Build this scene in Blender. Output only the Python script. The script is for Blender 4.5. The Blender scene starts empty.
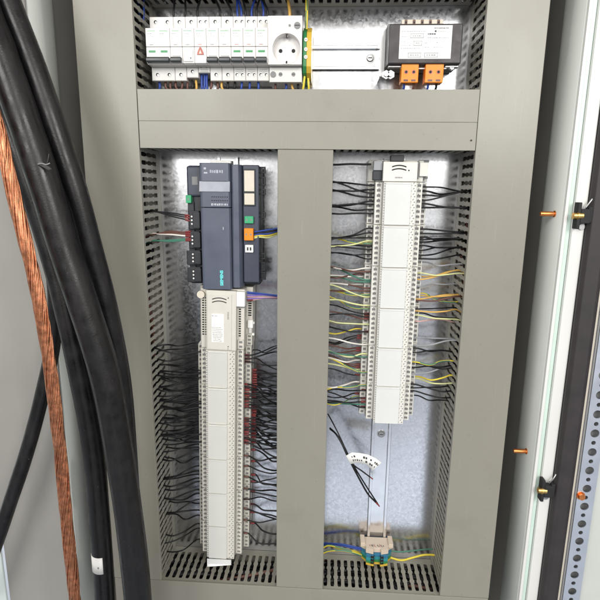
import bpy, bmesh, math, random
from mathutils import Vector, Matrix
random.seed(7)
S = bpy.context.scene
C = S.collection
pi = math.pi

# ------------------------------------------------------------------ camera model (metres, camera at the origin height)
F, YAW, PITCH, ROLL = 513.8, -.0574, .2109, -.0124
CAM = Vector((0, -.78, 0))
def _rows():
    cy, sy, cp, sp, cr, sr = math.cos(YAW), math.sin(YAW), math.cos(PITCH), math.sin(PITCH), math.cos(ROLL), math.sin(ROLL)
    fw = Vector((sy*cp, cy*cp, -sp)); r0 = Vector((cy, -sy, 0)); d0 = fw.cross(r0)
    if d0.z > 0: d0 = -d0
    return (cr*r0 + sr*d0, -sr*r0 + cr*d0, fw)
RI, DN, FW = _rows()
def at(x, y, Y):
    """the place at depth Y that a measured point of the photograph belongs to"""
    v = RI*((x-300)/F) + DN*((y-300)/F) + FW
    return CAM + v*((Y+.78)/v.y)

# ------------------------------------------------------------------ materials
def mat(name, col, rough=.5, metal=0., var=.06, vscale=40., bump=0., bscale=300., coat=0., spec=.5, stretch=None, rvar=.08):
    m = bpy.data.materials.new(name); m.use_nodes = True
    nt = m.node_tree; N = nt.nodes; L = nt.links
    b = N['Principled BSDF']
    b.inputs['Roughness'].default_value = rough; b.inputs['Metallic'].default_value = metal
    b.inputs['Specular IOR Level'].default_value = spec
    b.inputs['Coat Weight'].default_value = coat
    tc = N.new('ShaderNodeTexCoord'); src = tc.outputs['Object']
    if stretch:
        mp = N.new('ShaderNodeMapping'); mp.inputs['Scale'].default_value = stretch
        L.new(src, mp.inputs['Vector']); src = mp.outputs['Vector']
    n = N.new('ShaderNodeTexNoise'); n.inputs['Scale'].default_value = vscale; n.inputs['Detail'].default_value = 5
    L.new(src, n.inputs['Vector'])
    r = N.new('ShaderNodeMapRange'); r.inputs['From Min'].default_value = .25; r.inputs['From Max'].default_value = .75
    r.inputs['To Min'].default_value = 1-var; r.inputs['To Max'].default_value = 1+var
    L.new(n.outputs['Fac'], r.inputs['Value'])
    mx = N.new('ShaderNodeVectorMath'); mx.operation = 'SCALE'; mx.inputs[0].default_value = col[:3]
    L.new(r.outputs['Result'], mx.inputs['Scale']); L.new(mx.outputs['Vector'], b.inputs['Base Color'])
    r2 = N.new('ShaderNodeMapRange'); r2.inputs['From Min'].default_value = .3; r2.inputs['From Max'].default_value = .7
    r2.inputs['To Min'].default_value = max(.02, rough-rvar); r2.inputs['To Max'].default_value = min(1, rough+rvar)
    L.new(n.outputs['Fac'], r2.inputs['Value']); L.new(r2.outputs['Result'], b.inputs['Roughness'])
    if bump:
        n2 = N.new('ShaderNodeTexNoise'); n2.inputs['Scale'].default_value = bscale; n2.inputs['Detail'].default_value = 3
        L.new(src, n2.inputs['Vector'])
        bp = N.new('ShaderNodeBump'); bp.inputs['Strength'].default_value = bump; bp.inputs['Distance'].default_value = .001
        L.new(n2.outputs['Fac'], bp.inputs['Height']); L.new(bp.outputs['Normal'], b.inputs['Normal'])
    return m

def galvanised():
    m = mat('galvanised_plate', (.70, .71, .73), .24, 1., .05, 9, .0, 160)
    nt = m.node_tree; N = nt.nodes; L = nt.links; b = N['Principled BSDF']
    tc = N.new('ShaderNodeTexCoord')
    ns = N.new('ShaderNodeTexNoise'); ns.inputs['Scale'].default_value = 60; ns.inputs['Detail'].default_value = 2
    L.new(tc.outputs['Object'], ns.inputs['Vector'])
    ad = N.new('ShaderNodeMixRGB'); ad.inputs['Fac'].default_value = .012
    L.new(tc.outputs['Object'], ad.inputs[1]); L.new(ns.outputs['Color'], ad.inputs[2])
    v = N.new('ShaderNodeTexVoronoi'); v.inputs['Scale'].default_value = 300
    L.new(ad.outputs['Color'], v.inputs['Vector'])
    sep = N.new('ShaderNodeSeparateColor'); L.new(v.outputs['Color'], sep.inputs['Color'])
    cr = N.new('ShaderNodeMapRange'); cr.inputs['To Min'].default_value = .17; cr.inputs['To Max'].default_value = .25
    L.new(sep.outputs['Red'], cr.inputs['Value']); L.new(cr.outputs['Result'], b.inputs['Roughness'])
    c2 = N.new('ShaderNodeMapRange'); c2.inputs['To Min'].default_value = .71; c2.inputs['To Max'].default_value = .80
    L.new(sep.outputs['Green'], c2.inputs['Value'])
    vm = N.new('ShaderNodeVectorMath'); vm.operation = 'SCALE'; vm.inputs[0].default_value = (1., 1.01, 1.05)
    L.new(c2.outputs['Result'], vm.inputs['Scale']); L.new(vm.outputs['Vector'], b.inputs['Base Color'])
    # each grain leans a little
    sb = N.new('ShaderNodeVectorMath'); sb.operation = 'SUBTRACT'; sb.inputs[1].default_value = (.5, .5, .5)
    L.new(v.outputs['Color'], sb.inputs[0])
    sc = N.new('ShaderNodeVectorMath'); sc.operation = 'SCALE'; sc.inputs['Scale'].default_value = .008
    L.new(sb.outputs['Vector'], sc.inputs[0])
    ge = N.new('ShaderNodeNewGeometry'); a2 = N.new('ShaderNodeVectorMath'); a2.operation = 'ADD'
    L.new(ge.outputs['Normal'], a2.inputs[0]); L.new(sc.outputs['Vector'], a2.inputs[1])
    no = N.new('ShaderNodeVectorMath'); no.operation = 'NORMALIZE'; L.new(a2.outputs['Vector'], no.inputs[0])
    L.new(no.outputs['Vector'], b.inputs['Normal'])
    return m

def scuffed(name, col, rough):
    """moulded grey plastic with faint handling marks, dust specks and fine drag lines"""
    m = mat(name, col, rough, 0, .05, 5, .05, 620, stretch=(1, 1, .35))
    nt = m.node_tree; N = nt.nodes; L = nt.links; b = N['Principled BSDF']
    tc = N.new('ShaderNodeTexCoord'); src = b.inputs['Base Color'].links[0].from_socket
    def layer(scale, stretch, lo, hi, amt, tone, src, detail=4, rot=0):
        mp = N.new('ShaderNodeMapping'); mp.inputs['Scale'].default_value = stretch; mp.inputs['Rotation'].default_value = (0, rot, 0); L.new(tc.outputs['Object'], mp.inputs['Vector'])
        n = N.new('ShaderNodeTexNoise'); n.inputs['Scale'].default_value = scale; n.inputs['Detail'].default_value = detail; L.new(mp.outputs['Vector'], n.inputs['Vector'])
        r = N.new('ShaderNodeMapRange'); r.inputs['From Min'].default_value = lo; r.inputs['From Max'].default_value = hi; r.inputs['To Max'].default_value = amt; L.new(n.outputs['Fac'], r.inputs['Value'])
        mx = N.new('ShaderNodeMixRGB'); mx.inputs[2].default_value = (*tone, 1); L.new(r.outputs['Result'], mx.inputs['Fac']); L.new(src, mx.inputs[1]); return mx.outputs['Color']
    src = layer(14, (1, 1, 1), .56, .75, .22, (.17, .155, .125), src)
    src = layer(60, (6, 1, .25), .67, .74, .09, (.42, .40, .34), src, 2, .05)
    src = layer(150, (1, 1, 1), .71, .77, .22, (.13, .12, .10), src, 1)
    L.new(src, b.inputs['Base Color']); return m
def dusty(m, tone, lo, hi, amt, scale, stretch=(1, 1, .25)):
    nt = m.node_tree; N = nt.nodes; L = nt.links; b = N['Principled BSDF']; src = b.inputs['Base Color'].links[0].from_socket
    tc = N.new('ShaderNodeTexCoord'); mp = N.new('ShaderNodeMapping'); mp.inputs['Scale'].default_value = stretch; L.new(tc.outputs['Object'], mp.inputs['Vector'])
    n = N.new('ShaderNodeTexNoise'); n.inputs['Scale'].default_value = scale; n.inputs['Detail'].default_value = 6; n.inputs['Roughness'].default_value = .7; L.new(mp.outputs['Vector'], n.inputs['Vector'])
    r = N.new('ShaderNodeMapRange'); r.inputs['From Min'].default_value = lo; r.inputs['From Max'].default_value = hi; r.inputs['To Max'].default_value = amt; L.new(n.outputs['Fac'], r.inputs['Value'])
    mx = N.new('ShaderNodeMixRGB'); mx.inputs[2].default_value = (*tone, 1); L.new(r.outputs['Result'], mx.inputs['Fac']); L.new(src, mx.inputs[1]); L.new(mx.outputs['Color'], b.inputs['Base Color']); return m

M = dict(
    duct=scuffed('duct_grey_plastic', (.252, .240, .201), .40),
    duct_wall=mat('duct_wall_plastic', (.300, .286, .240), .5, 0, .05, 25, .04, 700),
    galv=galvanised(),
    rail=mat('zinc_rail', (.84, .85, .87), .17, 1, .04, 30, .02, 400),
    steel=mat('bright_steel', (.45, .45, .45), .38, 1, .08, 60),
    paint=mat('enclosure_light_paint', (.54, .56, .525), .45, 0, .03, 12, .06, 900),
    paint_grey=mat('shaded_grey_paint', (.28, .27, .25), .5, 0, .05, 9, .06, 900),  # enclosure grey with shade painted in, for recess panels and left flange
    paint_white=mat('white_paint', (.70, .695, .67), .35, 0, .03, 12, .03, 900),
    pale=mat('pale_door_paint', (.62, .70, .68), .4, 0, .03, 12),
    mint=mat('pale_mint_strip', (.56, .69, .61), .45, 0, .05, 20),
    gasket=mat('black_rubber_seal', (.030, .025, .026), .55, 0, .15, 40, .08, 300),
    perf=mat('perforated_zinc', (.60, .64, .72), .38, .75, .06, 30, .03, 500),
    dark=mat('dark_gap', (.012, .012, .013), .7),
    white=mat('device_white_plastic', (.69, .665, .645), .34, 0, .02, 50, .02, 900),
    white_lo=mat('device_lower_plastic', (.66, .65, .625), .4, 0, .02, 50, .02, 900),
    cream=mat('module_cream_plastic', (.615, .59, .53), .42, 0, .03, 60, .03, 900),
    cream_l=mat('module_pale_plastic', (.67, .655, .61), .42, 0, .03, 60, .03, 900),
    label=mat('clear_label_cover', (.60, .595, .555), .22, 0, .05, 14, .03, 60, .5),
    label_w=mat('bright_label_cover', (.66, .665, .65), .22, 0, .05, 14, .03, 60, .5),
    paper=mat('white_paper', (.82, .81, .78), .6, 0, .03, 80),
    sticker=mat('beige_sticker', (.66, .60, .50), .55, 0, .05, 80),
    ink=mat('black_ink', (.03, .03, .03), .6),
    ink_soft=mat('grey_ink', (.22, .22, .22), .6),
    ink_green=mat('green_print', (.16, .48, .22), .6),
    green=mat('green_plug', (.04, .36, .16), .35, 0, .05, 90),
    green_flag=mat('green_flag', (.03, .27, .09), .4),
    toggle=mat('dark_toggle', (.055, .06, .063), .38),
    redlamp=mat('red_triangle', (.42, .10, .07), .4),
    orange=mat('orange_terminal', (.84, .24, .004), .45, 0, .04, 90),
    tblack=mat('transformer_black', (.034, .028, .030), .48, 0, .1, 80, .05, 700),
    plc=mat('slate_blue_plastic', (.088, .100, .140), .34, 0, .04, 40, .03, 900),
    plc_mid=mat('slate_blue_dark', (.046, .053, .078), .4, 0, .05, 40, .03, 900),
    plc_dark=mat('plug_black', (.020, .022, .027), .45, 0, .1, 90),
    teal=mat('teal_lettering', (.16, .78, .78), .5),
    print_l=mat('light_lettering', (.45, .47, .52), .5),
    black=mat('black_wire_pvc', (.010, .010, .011), .42, 0, .15, 90, spec=.35),
    brown=mat('brown_wire_pvc', (.13, .055, .04), .42),
    whitew=mat('white_wire_pvc', (.78, .74, .68), .42),
    greenw=mat('green_wire_pvc', (.06, .20, .14), .42),
    yellow=mat('yellow_wire_pvc', (.75, .60, .05), .42),
    ochre=mat('ochre_wire_pvc', (.70, .42, .10), .42),
    lime=mat('pale_lime_wire_pvc', (.66, .68, .32), .42),
    blue=mat('blue_wire_pvc', (.02, .06, .32), .4),
    purple=mat('purple_wire_pvc', (.20, .13, .45), .42),
    pink=mat('pink_wire_pvc', (.62, .38, .36), .42),
    greyw=mat('grey_wire_pvc', (.30, .31, .33), .42),
    red=mat('red_ferrule', (.19, .022, .022), .42, 0, .15, 200),
    rubber=mat('cable_rubber', (.0080, .0074, .0078), .35, 0, .3, 55, .14, 420, spec=.34, rvar=.12),
    copper=mat('stranded_copper', (.60, .265, .145), .42, 1, .35, 160, .12, 900),
    studc=mat('copper_stud', (.80, .30, .10), .35, 1, .1, 200),
    brass=mat('brass_roller', (.72, .47, .17), .33, 1, .1, 200),
    beige=mat('beige_terminal', (.60, .50, .40), .5, 0, .05, 90),
    tblue=mat('blue_terminal', (.03, .17, .30), .4, 0, .06, 90),
    tteal=mat('teal_terminal', (.03, .26, .30), .4),
    tgreen=mat('green_terminal', (.03, .22, .07), .4),
    tyellow=mat('yellow_terminal', (.60, .40, .05), .4),
)
def striped(name, ca, cb, freq):
    m = mat(name, ca, .42); nt = m.node_tree; N = nt.nodes; L = nt.links; b = N['Principled BSDF']
    tc = N.new('ShaderNodeTexCoord'); w = N.new('ShaderNodeTexWave'); w.inputs['Scale'].default_value = freq; w.inputs['Distortion'].default_value = 1.5
    L.new(tc.outputs['Object'], w.inputs['Vector'])
    g = N.new('ShaderNodeMath'); g.operation = 'GREATER_THAN'; g.inputs[1].default_value = .62; L.new(w.outputs['Fac'], g.inputs[0])
    mx = N.new('ShaderNodeMixRGB'); mx.inputs[1].default_value = (*ca, 1); mx.inputs[2].default_value = (*cb, 1)
    L.new(g.outputs['Value'], mx.inputs['Fac']); L.new(mx.outputs['Color'], b.inputs['Base Color']); return m
M['yg'] = striped('yellow_green_earth_pvc', (.66, .55, .05), (.05, .25, .06), 60)

dusty(M['rubber'], (.034, .029, .030), .50, .80, .6, 38)
dusty(M['rubber'], (.16, .15, .15), .68, .76, .6, 120, (1, 1, .5))
dusty(M['copper'], (.26, .10, .05), .42, .66, .6, 70, (1, 1, .6))

# ------------------------------------------------------------------ mesh builder
class MB:
    def __init__(s): s.v = []; s.f = []; s.m = []; s.names = []; s.smooth = []
    def mi(s, k):
        if k not in s.names: s.names.append(k)
        return s.names.index(k)
    def add(s, vs, fs, k, smooth=False):
        o = len(s.v); s.v += [Vector(p) for p in vs]; i = s.mi(k)
        for f in fs: s.f.append(tuple(o+j for j in f)); s.m.append(i); s.smooth.append(smooth)
        return s
    def box(s, x0, x1, y0, y1, z0, z1, k):
        x0, x1 = sorted((x0, x1)); y0, y1 = sorted((y0, y1)); z0, z1 = sorted((z0, z1))
        vs = [(x, y, z) for x in (x0, x1) for y in (y0, y1) for z in (z0, z1)]
        return s.add(vs, [(0, 1, 3, 2), (4, 6, 7, 5), (0, 4, 5, 1), (2, 3, 7, 6), (0, 2, 6, 4), (1, 5, 7, 3)], k)
    def bbox(s, x0, x1, y0, y1, z0, z1, k, b=.001, seg=2):
        """a box with rounded edges"""
        x0, x1 = sorted((x0, x1)); y0, y1 = sorted((y0, y1)); z0, z1 = sorted((z0, z1))
        bm = bmesh.new(); bmesh.ops.create_cube(bm, size=1)
        for v in bm.verts:
            v.co = Vector(((x0+x1)/2+v.co.x*(x1-x0), (y0+y1)/2+v.co.y*(y1-y0), (z0+z1)/2+v.co.z*(z1-z0)))
        b = min(b, .45*min(x1-x0, y1-y0, z1-z0))
        bmesh.ops.bevel(bm, geom=bm.edges[:], offset=b, segments=seg, profile=.5, affect='EDGES')
        bm.verts.index_update()
        s.add([v.co.copy() for v in bm.verts], [[v.index for v in f.verts] for f in bm.faces], k); bm.free(); return s
    def prism(s, poly, axis, a, b, k):
        """poly of 2-D points in the two other axes (in xyz order), extruded along axis from a to b"""
        n = len(poly); vs = []
        for t in (a, b):
            for p, q in poly:
                vs.append({'x': (t, p, q), 'y': (p, t, q), 'z': (p, q, t)}[axis])
        fs = [tuple(range(n)), tuple(range(2*n-1, n-1, -1))] + [(i, n+i, n+(i+1) % n, (i+1) % n) for i in range(n)]
        return s.add(vs, fs, k)
    def cyl(s, c, r, h, axis, k, n=20, r2=None, smooth=True):
        c = Vector(c); r2 = r if r2 is None else r2
        ax = {'x': (Vector((0, 1, 0)), Vector((0, 0, 1)), Vector((1, 0, 0))), 'y': (Vector((0, 0, 1)), Vector((1, 0, 0)), Vector((0, 1, 0))), 'z': (Vector((1, 0, 0)), Vector((0, 1, 0)), Vector((0, 0, 1)))}[axis]
        vs = []
        for t, rr in ((0, r), (h, r2)):
            for i in range(n):
                a = 2*pi*i/n; vs.append(c + ax[0]*rr*math.cos(a) + ax[1]*rr*math.sin(a) + ax[2]*t)
        s.add(vs, [(i, (i+1) % n, n+(i+1) % n, n+i) for i in range(n)], k, smooth)
        s.add(vs[:n], [tuple(range(n-1, -1, -1))], k); s.add(vs[n:], [tuple(range(n))], k); return s
    def ring(s, c, r0, r1, y0, y1, k, n=32):
        """annulus facing -Y, from radius r0 to r1"""
        vs = []
        for y in (y0, y1):
            for r in (r0, r1):
                for i in range(n):
                    a = 2*pi*i/n; vs.append((c[0]+r*math.cos(a), y, c[1]+r*math.sin(a)))
        fs = []
        for i in range(n):
            j = (i+1) % n
            fs += [(i, j, n+j, n+i), (2*n+j, 2*n+i, 3*n+i, 3*n+j), (i, 2*n+i, 2*n+j, j), (n+j, 3*n+j, 3*n+i, n+i)]
        return s.add(vs, fs, k, False)
    def tube(s, pts, r, k, n=7, sub=5, twist=0, caps=True, radf=None):
        if k == 'yg':
            s.tube(pts, r, 'yellow', max(n, 8), sub, twist, caps, radf); g_ = s.mi('greenw'); c_ = 0
            for i in range(len(s.f)):
                if len(s.f[i]) == 4:
                    if (i % max(n, 8)) in ((i//max(n, 8)//5) % 8, (i//max(n, 8)//5+1) % 8, (i//max(n, 8)//5+4) % 8): s.m[i] = g_
            return s
        P = smooth_path(pts, sub)
        T = [(P[min(i+1, len(P)-1)]-P[max(i-1, 0)]).normalized() for i in range(len(P))]
        u = T[0].orthogonal().normalized(); vs = []
        for i, p in enumerate(P):
            u = (u - T[i]*u.dot(T[i])).normalized(); w = T[i].cross(u)
            rr = r if radf is None else r*radf(i/(len(P)-1))
            for j in range(n):
                a = 2*pi*j/n; vs.append(p + u*rr*math.cos(a) + w*rr*math.sin(a))
        s.add(vs, [(i*n+j, i*n+(j+1) % n, (i+1)*n+(j+1) % n, (i+1)*n+j) for i in range(len(P)-1) for j in range(n)], k, True)
        if caps:
            s.add(vs[:n], [tuple(range(n-1, -1, -1))], k); s.add(vs[-n:], [tuple(range(n))], k)
        return s
    def build(s, name, parent=None, loc=(0, 0, 0), bevel=0):
        me = bpy.data.meshes.new(name); loc = Vector(loc)
        me.from_pydata([v-loc for v in s.v], [], s.f)
        for k in s.names: me.materials.append(M[k])
        me.polygons.foreach_set('material_index', s.m)
        me.polygons.foreach_set('use_smooth', s.smooth)
        bm = bmesh.new(); bm.from_mesh(me)
        if bevel:
            es = [e for e in bm.edges if len(e.link_faces) == 2 and e.calc_face_angle(0) > .6]
            bmesh.ops.bevel(bm, geom=es, offset=bevel, segments=2, profile=.5, affect='EDGES', clamp_overlap=True)
        bmesh.ops.recalc_face_normals(bm, faces=bm.faces[:])
        bm.to_mesh(me); bm.free(); me.update()
        o = bpy.data.objects.new(name, me); C.objects.link(o)
        if parent: o.parent = parent
        else: o.location = loc
        return o
def smooth_path(pts, sub):
    pts = [Vector(p) for p in pts]
    if sub <= 1: return pts
    Q = [pts[0]*2-pts[1]] + pts + [pts[-1]*2-pts[-2]]; out = []
    for i in range(1, len(Q)-2):
        a, b, c, d = Q[i-1:i+3]
        for j in range(sub):
            t = j/sub
            out.append(.5*((2*b) + (c-a)*t + (2*a-5*b+4*c-d)*t*t + (3*b-a-3*c+d)*t**3))
    return out + [pts[-1]]

class Thing:
    """an Empty at the thing's base; parts are given in scene coordinates, or local=True round the base"""
    def __init__(s, name, label, cat, loc=(0, 0, 0), group=None, local=False, kind=None):
        s.o = bpy.data.objects.new(name, None); C.objects.link(s.o); s.o.location = loc; s.o.empty_display_size = .01
        s.o['label'] = label; s.o['category'] = cat
        if group: s.o['group'] = group
        if kind: s.o['kind'] = kind
        s.loc = Vector((0, 0, 0)) if local else Vector(loc)
    def part(s, name, mb, parent=None, label=None, bevel=0, stuff=False):
        p = parent or s.o
        o = mb.build(name, p, s.loc, bevel)
        if label: o['label'] = label
        return o
def tag(o, label, cat, group=None, kind=None):
    o['label'] = label; o['category'] = cat
    if group: o['group'] = group
    if kind: o['kind'] = kind
    return o
def dup(root, loc, label, group=None, rot=None):
    r = root.copy(); C.objects.link(r); r.location = loc; r['label'] = label
    if group: r['group'] = group
    if rot is not None: r.rotation_euler = rot
    for ch in list(root.children):
        c = ch.copy(); C.objects.link(c); c.parent = r
        for g in list(ch.children):
            d = g.copy(); C.objects.link(d); d.parent = c
    return r
def text_mb(body, size, pos, k, rot=0., depth=.0002, align='CENTER', bold=.0):
    """lettering facing the camera side (-Y), rot turns it in its plane"""
    cu = bpy.data.curves.new('lettering', 'FONT'); cu.body = body; cu.size = size; cu.align_x = align; cu.align_y = 'CENTER'; cu.extrude = depth; cu.offset = bold
    ob = bpy.data.objects.new('lettering', cu); C.objects.link(ob)
    dg = bpy.context.evaluated_depsgraph_get(); me = bpy.data.meshes.new_from_object(ob.evaluated_get(dg))
    R = Matrix.Translation(pos) @ Matrix.Rotation(rot, 4, 'Y') @ Matrix.Rotation(pi/2, 4, 'X')
    mb = MB(); mb.add([R @ v.co for v in me.vertices], [list(p.vertices) for p in me.polygons], k)
    bpy.data.objects.remove(ob); bpy.data.curves.remove(cu); bpy.data.meshes.remove(me); return mb
def dashes(mb, x0, x1, z, y, h, k, word=(.0012, .004), gap=.0007, horiz=True, rnd=random):
    """a line of print too small to read: short irregular strokes"""
    x = x0
    while x < x1:
        w = min(rnd.uniform(*word), x1-x)
        if horiz: mb.box(x, x+w, y-.00012, y+.0001, z-h/2*rnd.uniform(.7, 1), z+h/2*rnd.uniform(.7, 1), k)
        else: mb.box(z-h/2*rnd.uniform(.7, 1), z+h/2*rnd.uniform(.7, 1), y-.00012, y+.0001, x, x+w, k)
        x += w+gap*rnd.uniform(.6, 1.8)

# ------------------------------------------------------------------ layout lines
XA, XB, XC, XD, XE, XF = -.373, -.287, -.0804, .0013, .2048, .288     # edges of the upright duct covers
ZM1, ZM0, ZB1 = .1407, .0583, -.687                                  # middle duct, top of the bottom duct
ZT0, ZT1 = .276, .358                                                # top duct
YP, YR = .093, .0855                                                 # mounting plate, face of a rail
XL, XR = -.431, .331                                                 # side walls of the enclosure
ZLO, ZHI = -.93, .50
PITCH_S = .0125

# ------------------------------------------------------------------ enclosure
en = Thing('electrical_enclosure', 'open light grey metal electrical enclosure holding all the ducts and devices', 'enclosure', (0, YP, ZLO))
en.part('mounting_plate', MB().box(-.392, .303, YP, YP+.003, -.86, .45, 'galv'), label='galvanised steel mounting plate with faint spangle')
en.part('back_panel', MB().box(XL-.070, XR+.070, .150, .152, ZLO, ZHI, 'paint_grey'))  # darker paint carries the shade deep behind the ducts
lp = en.part('frame_post', MB().prism([(XL, -.015)]+[(XL-.045*(1-math.cos(a*pi/24)), .036+.060*math.sin(a*pi/24)) for a in range(13)]+[(XL-.045, -.015)], 'z', ZLO, ZHI, 'paint'), bevel=0, label='pale frame post at the left, half hidden by the thick cables')
rp = en.part('frame_post', MB().prism([(XR, -.012)]+[(XR+.030*(1-math.cos(a*pi/24)), .046+.046*math.sin(a*pi/24)) for a in range(13)]+[(XR+.030, -.012)], 'z', ZLO, ZHI, 'paint'), label='pale frame post right of the upright duct')
for o_ in (lp, rp):
    for q_ in o_.data.polygons: q_.use_smooth = len(q_.vertices) == 4 and abs(q_.normal.x) > .02
en.part('side_panel', MB().box(XL-.071, XL-.070, .0, .150, ZLO, ZHI, 'paint_grey'))  # dark tone of both side panels stands in for shade in the gaps
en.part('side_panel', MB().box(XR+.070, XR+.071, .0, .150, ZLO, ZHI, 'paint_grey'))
en.part('roof_panel', MB().box(XL-.070, XR+.070, -.015, .150, ZHI, ZHI+.0015, 'paint'))
en.part('floor_panel', MB().box(XL-.070, XR+.070, -.015, .150, ZLO-.0015, ZLO, 'paint'))
# left frame: a grey flange that folds outward
fl = MB()
prof = [(XL-.0016, -.015), (XL-.0016, -.019), (-.478, -.019), (-.50, -.024), (-.5555, -.026), (-.5555, -.022), (-.50, -.020), (-.478, -.015)]
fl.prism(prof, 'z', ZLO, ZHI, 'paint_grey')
en.part('frame_flange', fl, label='frame flange in grey with painted-in shade behind the thick cables', bevel=.0008)
en.part('door_panel', MB().bbox(-1.2, -.557, -.034, -.028, ZLO, ZHI, 'pale', .002), label='pale door edge at the left')
# right frame: white lip, mint channel, white lip
fr = MB()
fr.prism([(XR+.0016, -.012), (XR+.0016, -.0165), (XR+.0062, -.0165), (XR+.0070, -.0085), (XR+.0135, -.0085), (XR+.0145, -.0175), (XR+.0305, -.0185), (XR+.0305, -.012)], 'z', ZLO, ZHI, 'paint_white')
fr_o = en.part('frame_flange', fr, label='white frame flange with a pale mint groove', bevel=.0006)
en.part('mint_strip', MB().box(XR+.0072, XR+.0133, -.0125, -.0086, ZLO, ZHI, 'mint'), parent=fr_o, label='pale mint strip in the groove')  # pale mint strip laid in the flange groove
g = MB(); g.prism([(.3622, -.010), (.3618, -.024), (.3655, -.030), (.372, -.0325), (.383, -.0325), (.3885, -.030), (.3905, -.024), (.3905, -.010)], 'z', ZLO, ZHI, 'gasket')
en.part('door_seal', g, label='broad black rubber door seal', bevel=.001)
dr = en.part('door_panel', MB().bbox(.3912, 1.15, -.020, -.014, ZLO, ZHI, 'paint', .001), label='white door panel beyond the perforated rail')
pr = MB()
# perforated rail: plate with real holes
def holed_strip(mb, x0, x1, y0, y1, zs, k, zlo, zhi, n=20):
    """zs = list of (z, radius), sorted downwards; plate cells round each hole"""
    xc = (x0+x1)/2; zs = sorted(zs, reverse=True)
    cuts = [zhi] + [(zs[i][0]-zs[i][1] + zs[i+1][0]+zs[i+1][1])/2 for i in range(len(zs)-1)] + [zlo]
    for i, (z, r) in enumerate(zs):
        a, b = cuts[i], cuts[i+1]
        for y in (y0, y1):
            vs = []
            for j in range(n):
                t = 2*pi*j/n + pi/4; cx, cz = math.cos(t), math.sin(t)
                vs.append((xc+r*cx, y, z+r*cz))
            for j in range(n):
                t = 2*pi*j/n + pi/4; cx, cz = math.cos(t), math.sin(t)
                s_ = 1/max(abs(cx), abs(cz)); cx *= s_; cz *= s_
                vs.append((xc+(x1-x0)/2*cx, y, z+((a-z) if cz > 0 else (z-b))*cz))
            mb.add(vs, [(j, (j+1) % n, n+(j+1) % n, n+j) for j in range(n)], k)
        vs = [(xc+r*math.cos(2*pi*j/n), y, z+r*math.sin(2*pi*j/n)) for y in (y0, y1) for j in range(n)]
        mb.add(vs, [(j, (j+1) % n, n+(j+1) % n, n+j) for j in range(n)], k)
hz = []; z = .45
while z > -.9:
    hz += [(z, .0066), (z-.0155, .0034)]; z -= .031
holed_strip(pr, .3945, .4215, -.034, -.0325, hz, 'perf', ZLO+.01, ZHI-.01)
pr.box(.3945, .396, -.0325, -.0205, ZLO+.01, ZHI-.01, 'perf').box(.420, .4215, -.0325, -.0205, ZLO+.01, ZHI-.01, 'perf')
pr.box(.3962, .4198, -.0215, -.0208, ZLO+.01, ZHI-.01, 'ink_soft')
pro = en.part('perforated_rail', pr, label='bluish zinc rail with alternate large and small round holes')
p = at(581, 496, -.035)
en.part('screw', MB().cyl((p.x, -.0395, p.z), .0052, .0055, 'y', 'studc', 6, smooth=False).cyl((p.x, -.0345, p.z), .0066, .0012, 'y', 'studc', 20), parent=pro, label='copper coloured screw in the perforated rail')
en.part('edge_strip', MB().box(.3908, .3938, -.026, -.0205, ZLO, ZHI, 'sticker'), parent=dr, label='thin beige strip beside the seal')
for (y0, z0) in ((.012, -.0300), (.016, -.4160)):
    st = MB().cyl((XR-.0002, y0, z0), .0048, -.0012, 'x', 'studc', 16)
    st.cyl((XR-.0012, y0, z0), .0034, -.020, 'x', 'studc', 14)
    for q in range(9): st.cyl((XR-.004-q*.0018, y0, z0), .0037, -.0009, 'x', 'studc', 14)
    en.part('weld_stud', st, parent=rp, label='copper coated weld stud on the right side wall')
for (px, py) in ((581, 216), (545, 489)):
    p = at(px, py, -.022); x, z = p.x, p.z
    lt = MB().bbox(x-.0085, x-.0035, -.030, -.0165, z-.018, z+.019, 'dark', .001)
    lt.bbox(x-.004, x+.009, -.031, -.019, z-.010, z+.010, 'dark', .001).bbox(x+.006, x+.012, -.030, -.019, z-.009, z+.013, 'dark', .001)
    lo = en.part('latch_guide', lt, label='black latch guide with a brass roller on the white flange')
    rl = MB().cyl((x-.0135, -.0275, z+.0005), .0048, .013, 'x', 'brass', 18).cyl((x-.0085, -.0275, z+.0005), .0056, .002, 'x', 'brass', 18)
    en.part('roller', rl, parent=lo, label='short brass roller')
    sp = MB()
    en.part('rivet', MB().cyl((x+.004, -.0205, z-.0155), .0042, .002, 'y', 'steel', 14), parent=lo)
    sp.tube([Vector((x+.004, -.0245, z+.012)), Vector((x+.009, -.026, z+.021)), Vector((x+.013, -.0245, z+.028))], .0012, 'steel', 6, 4)
    en.part('spring', sp, parent=lo, label='small steel spring')

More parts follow.
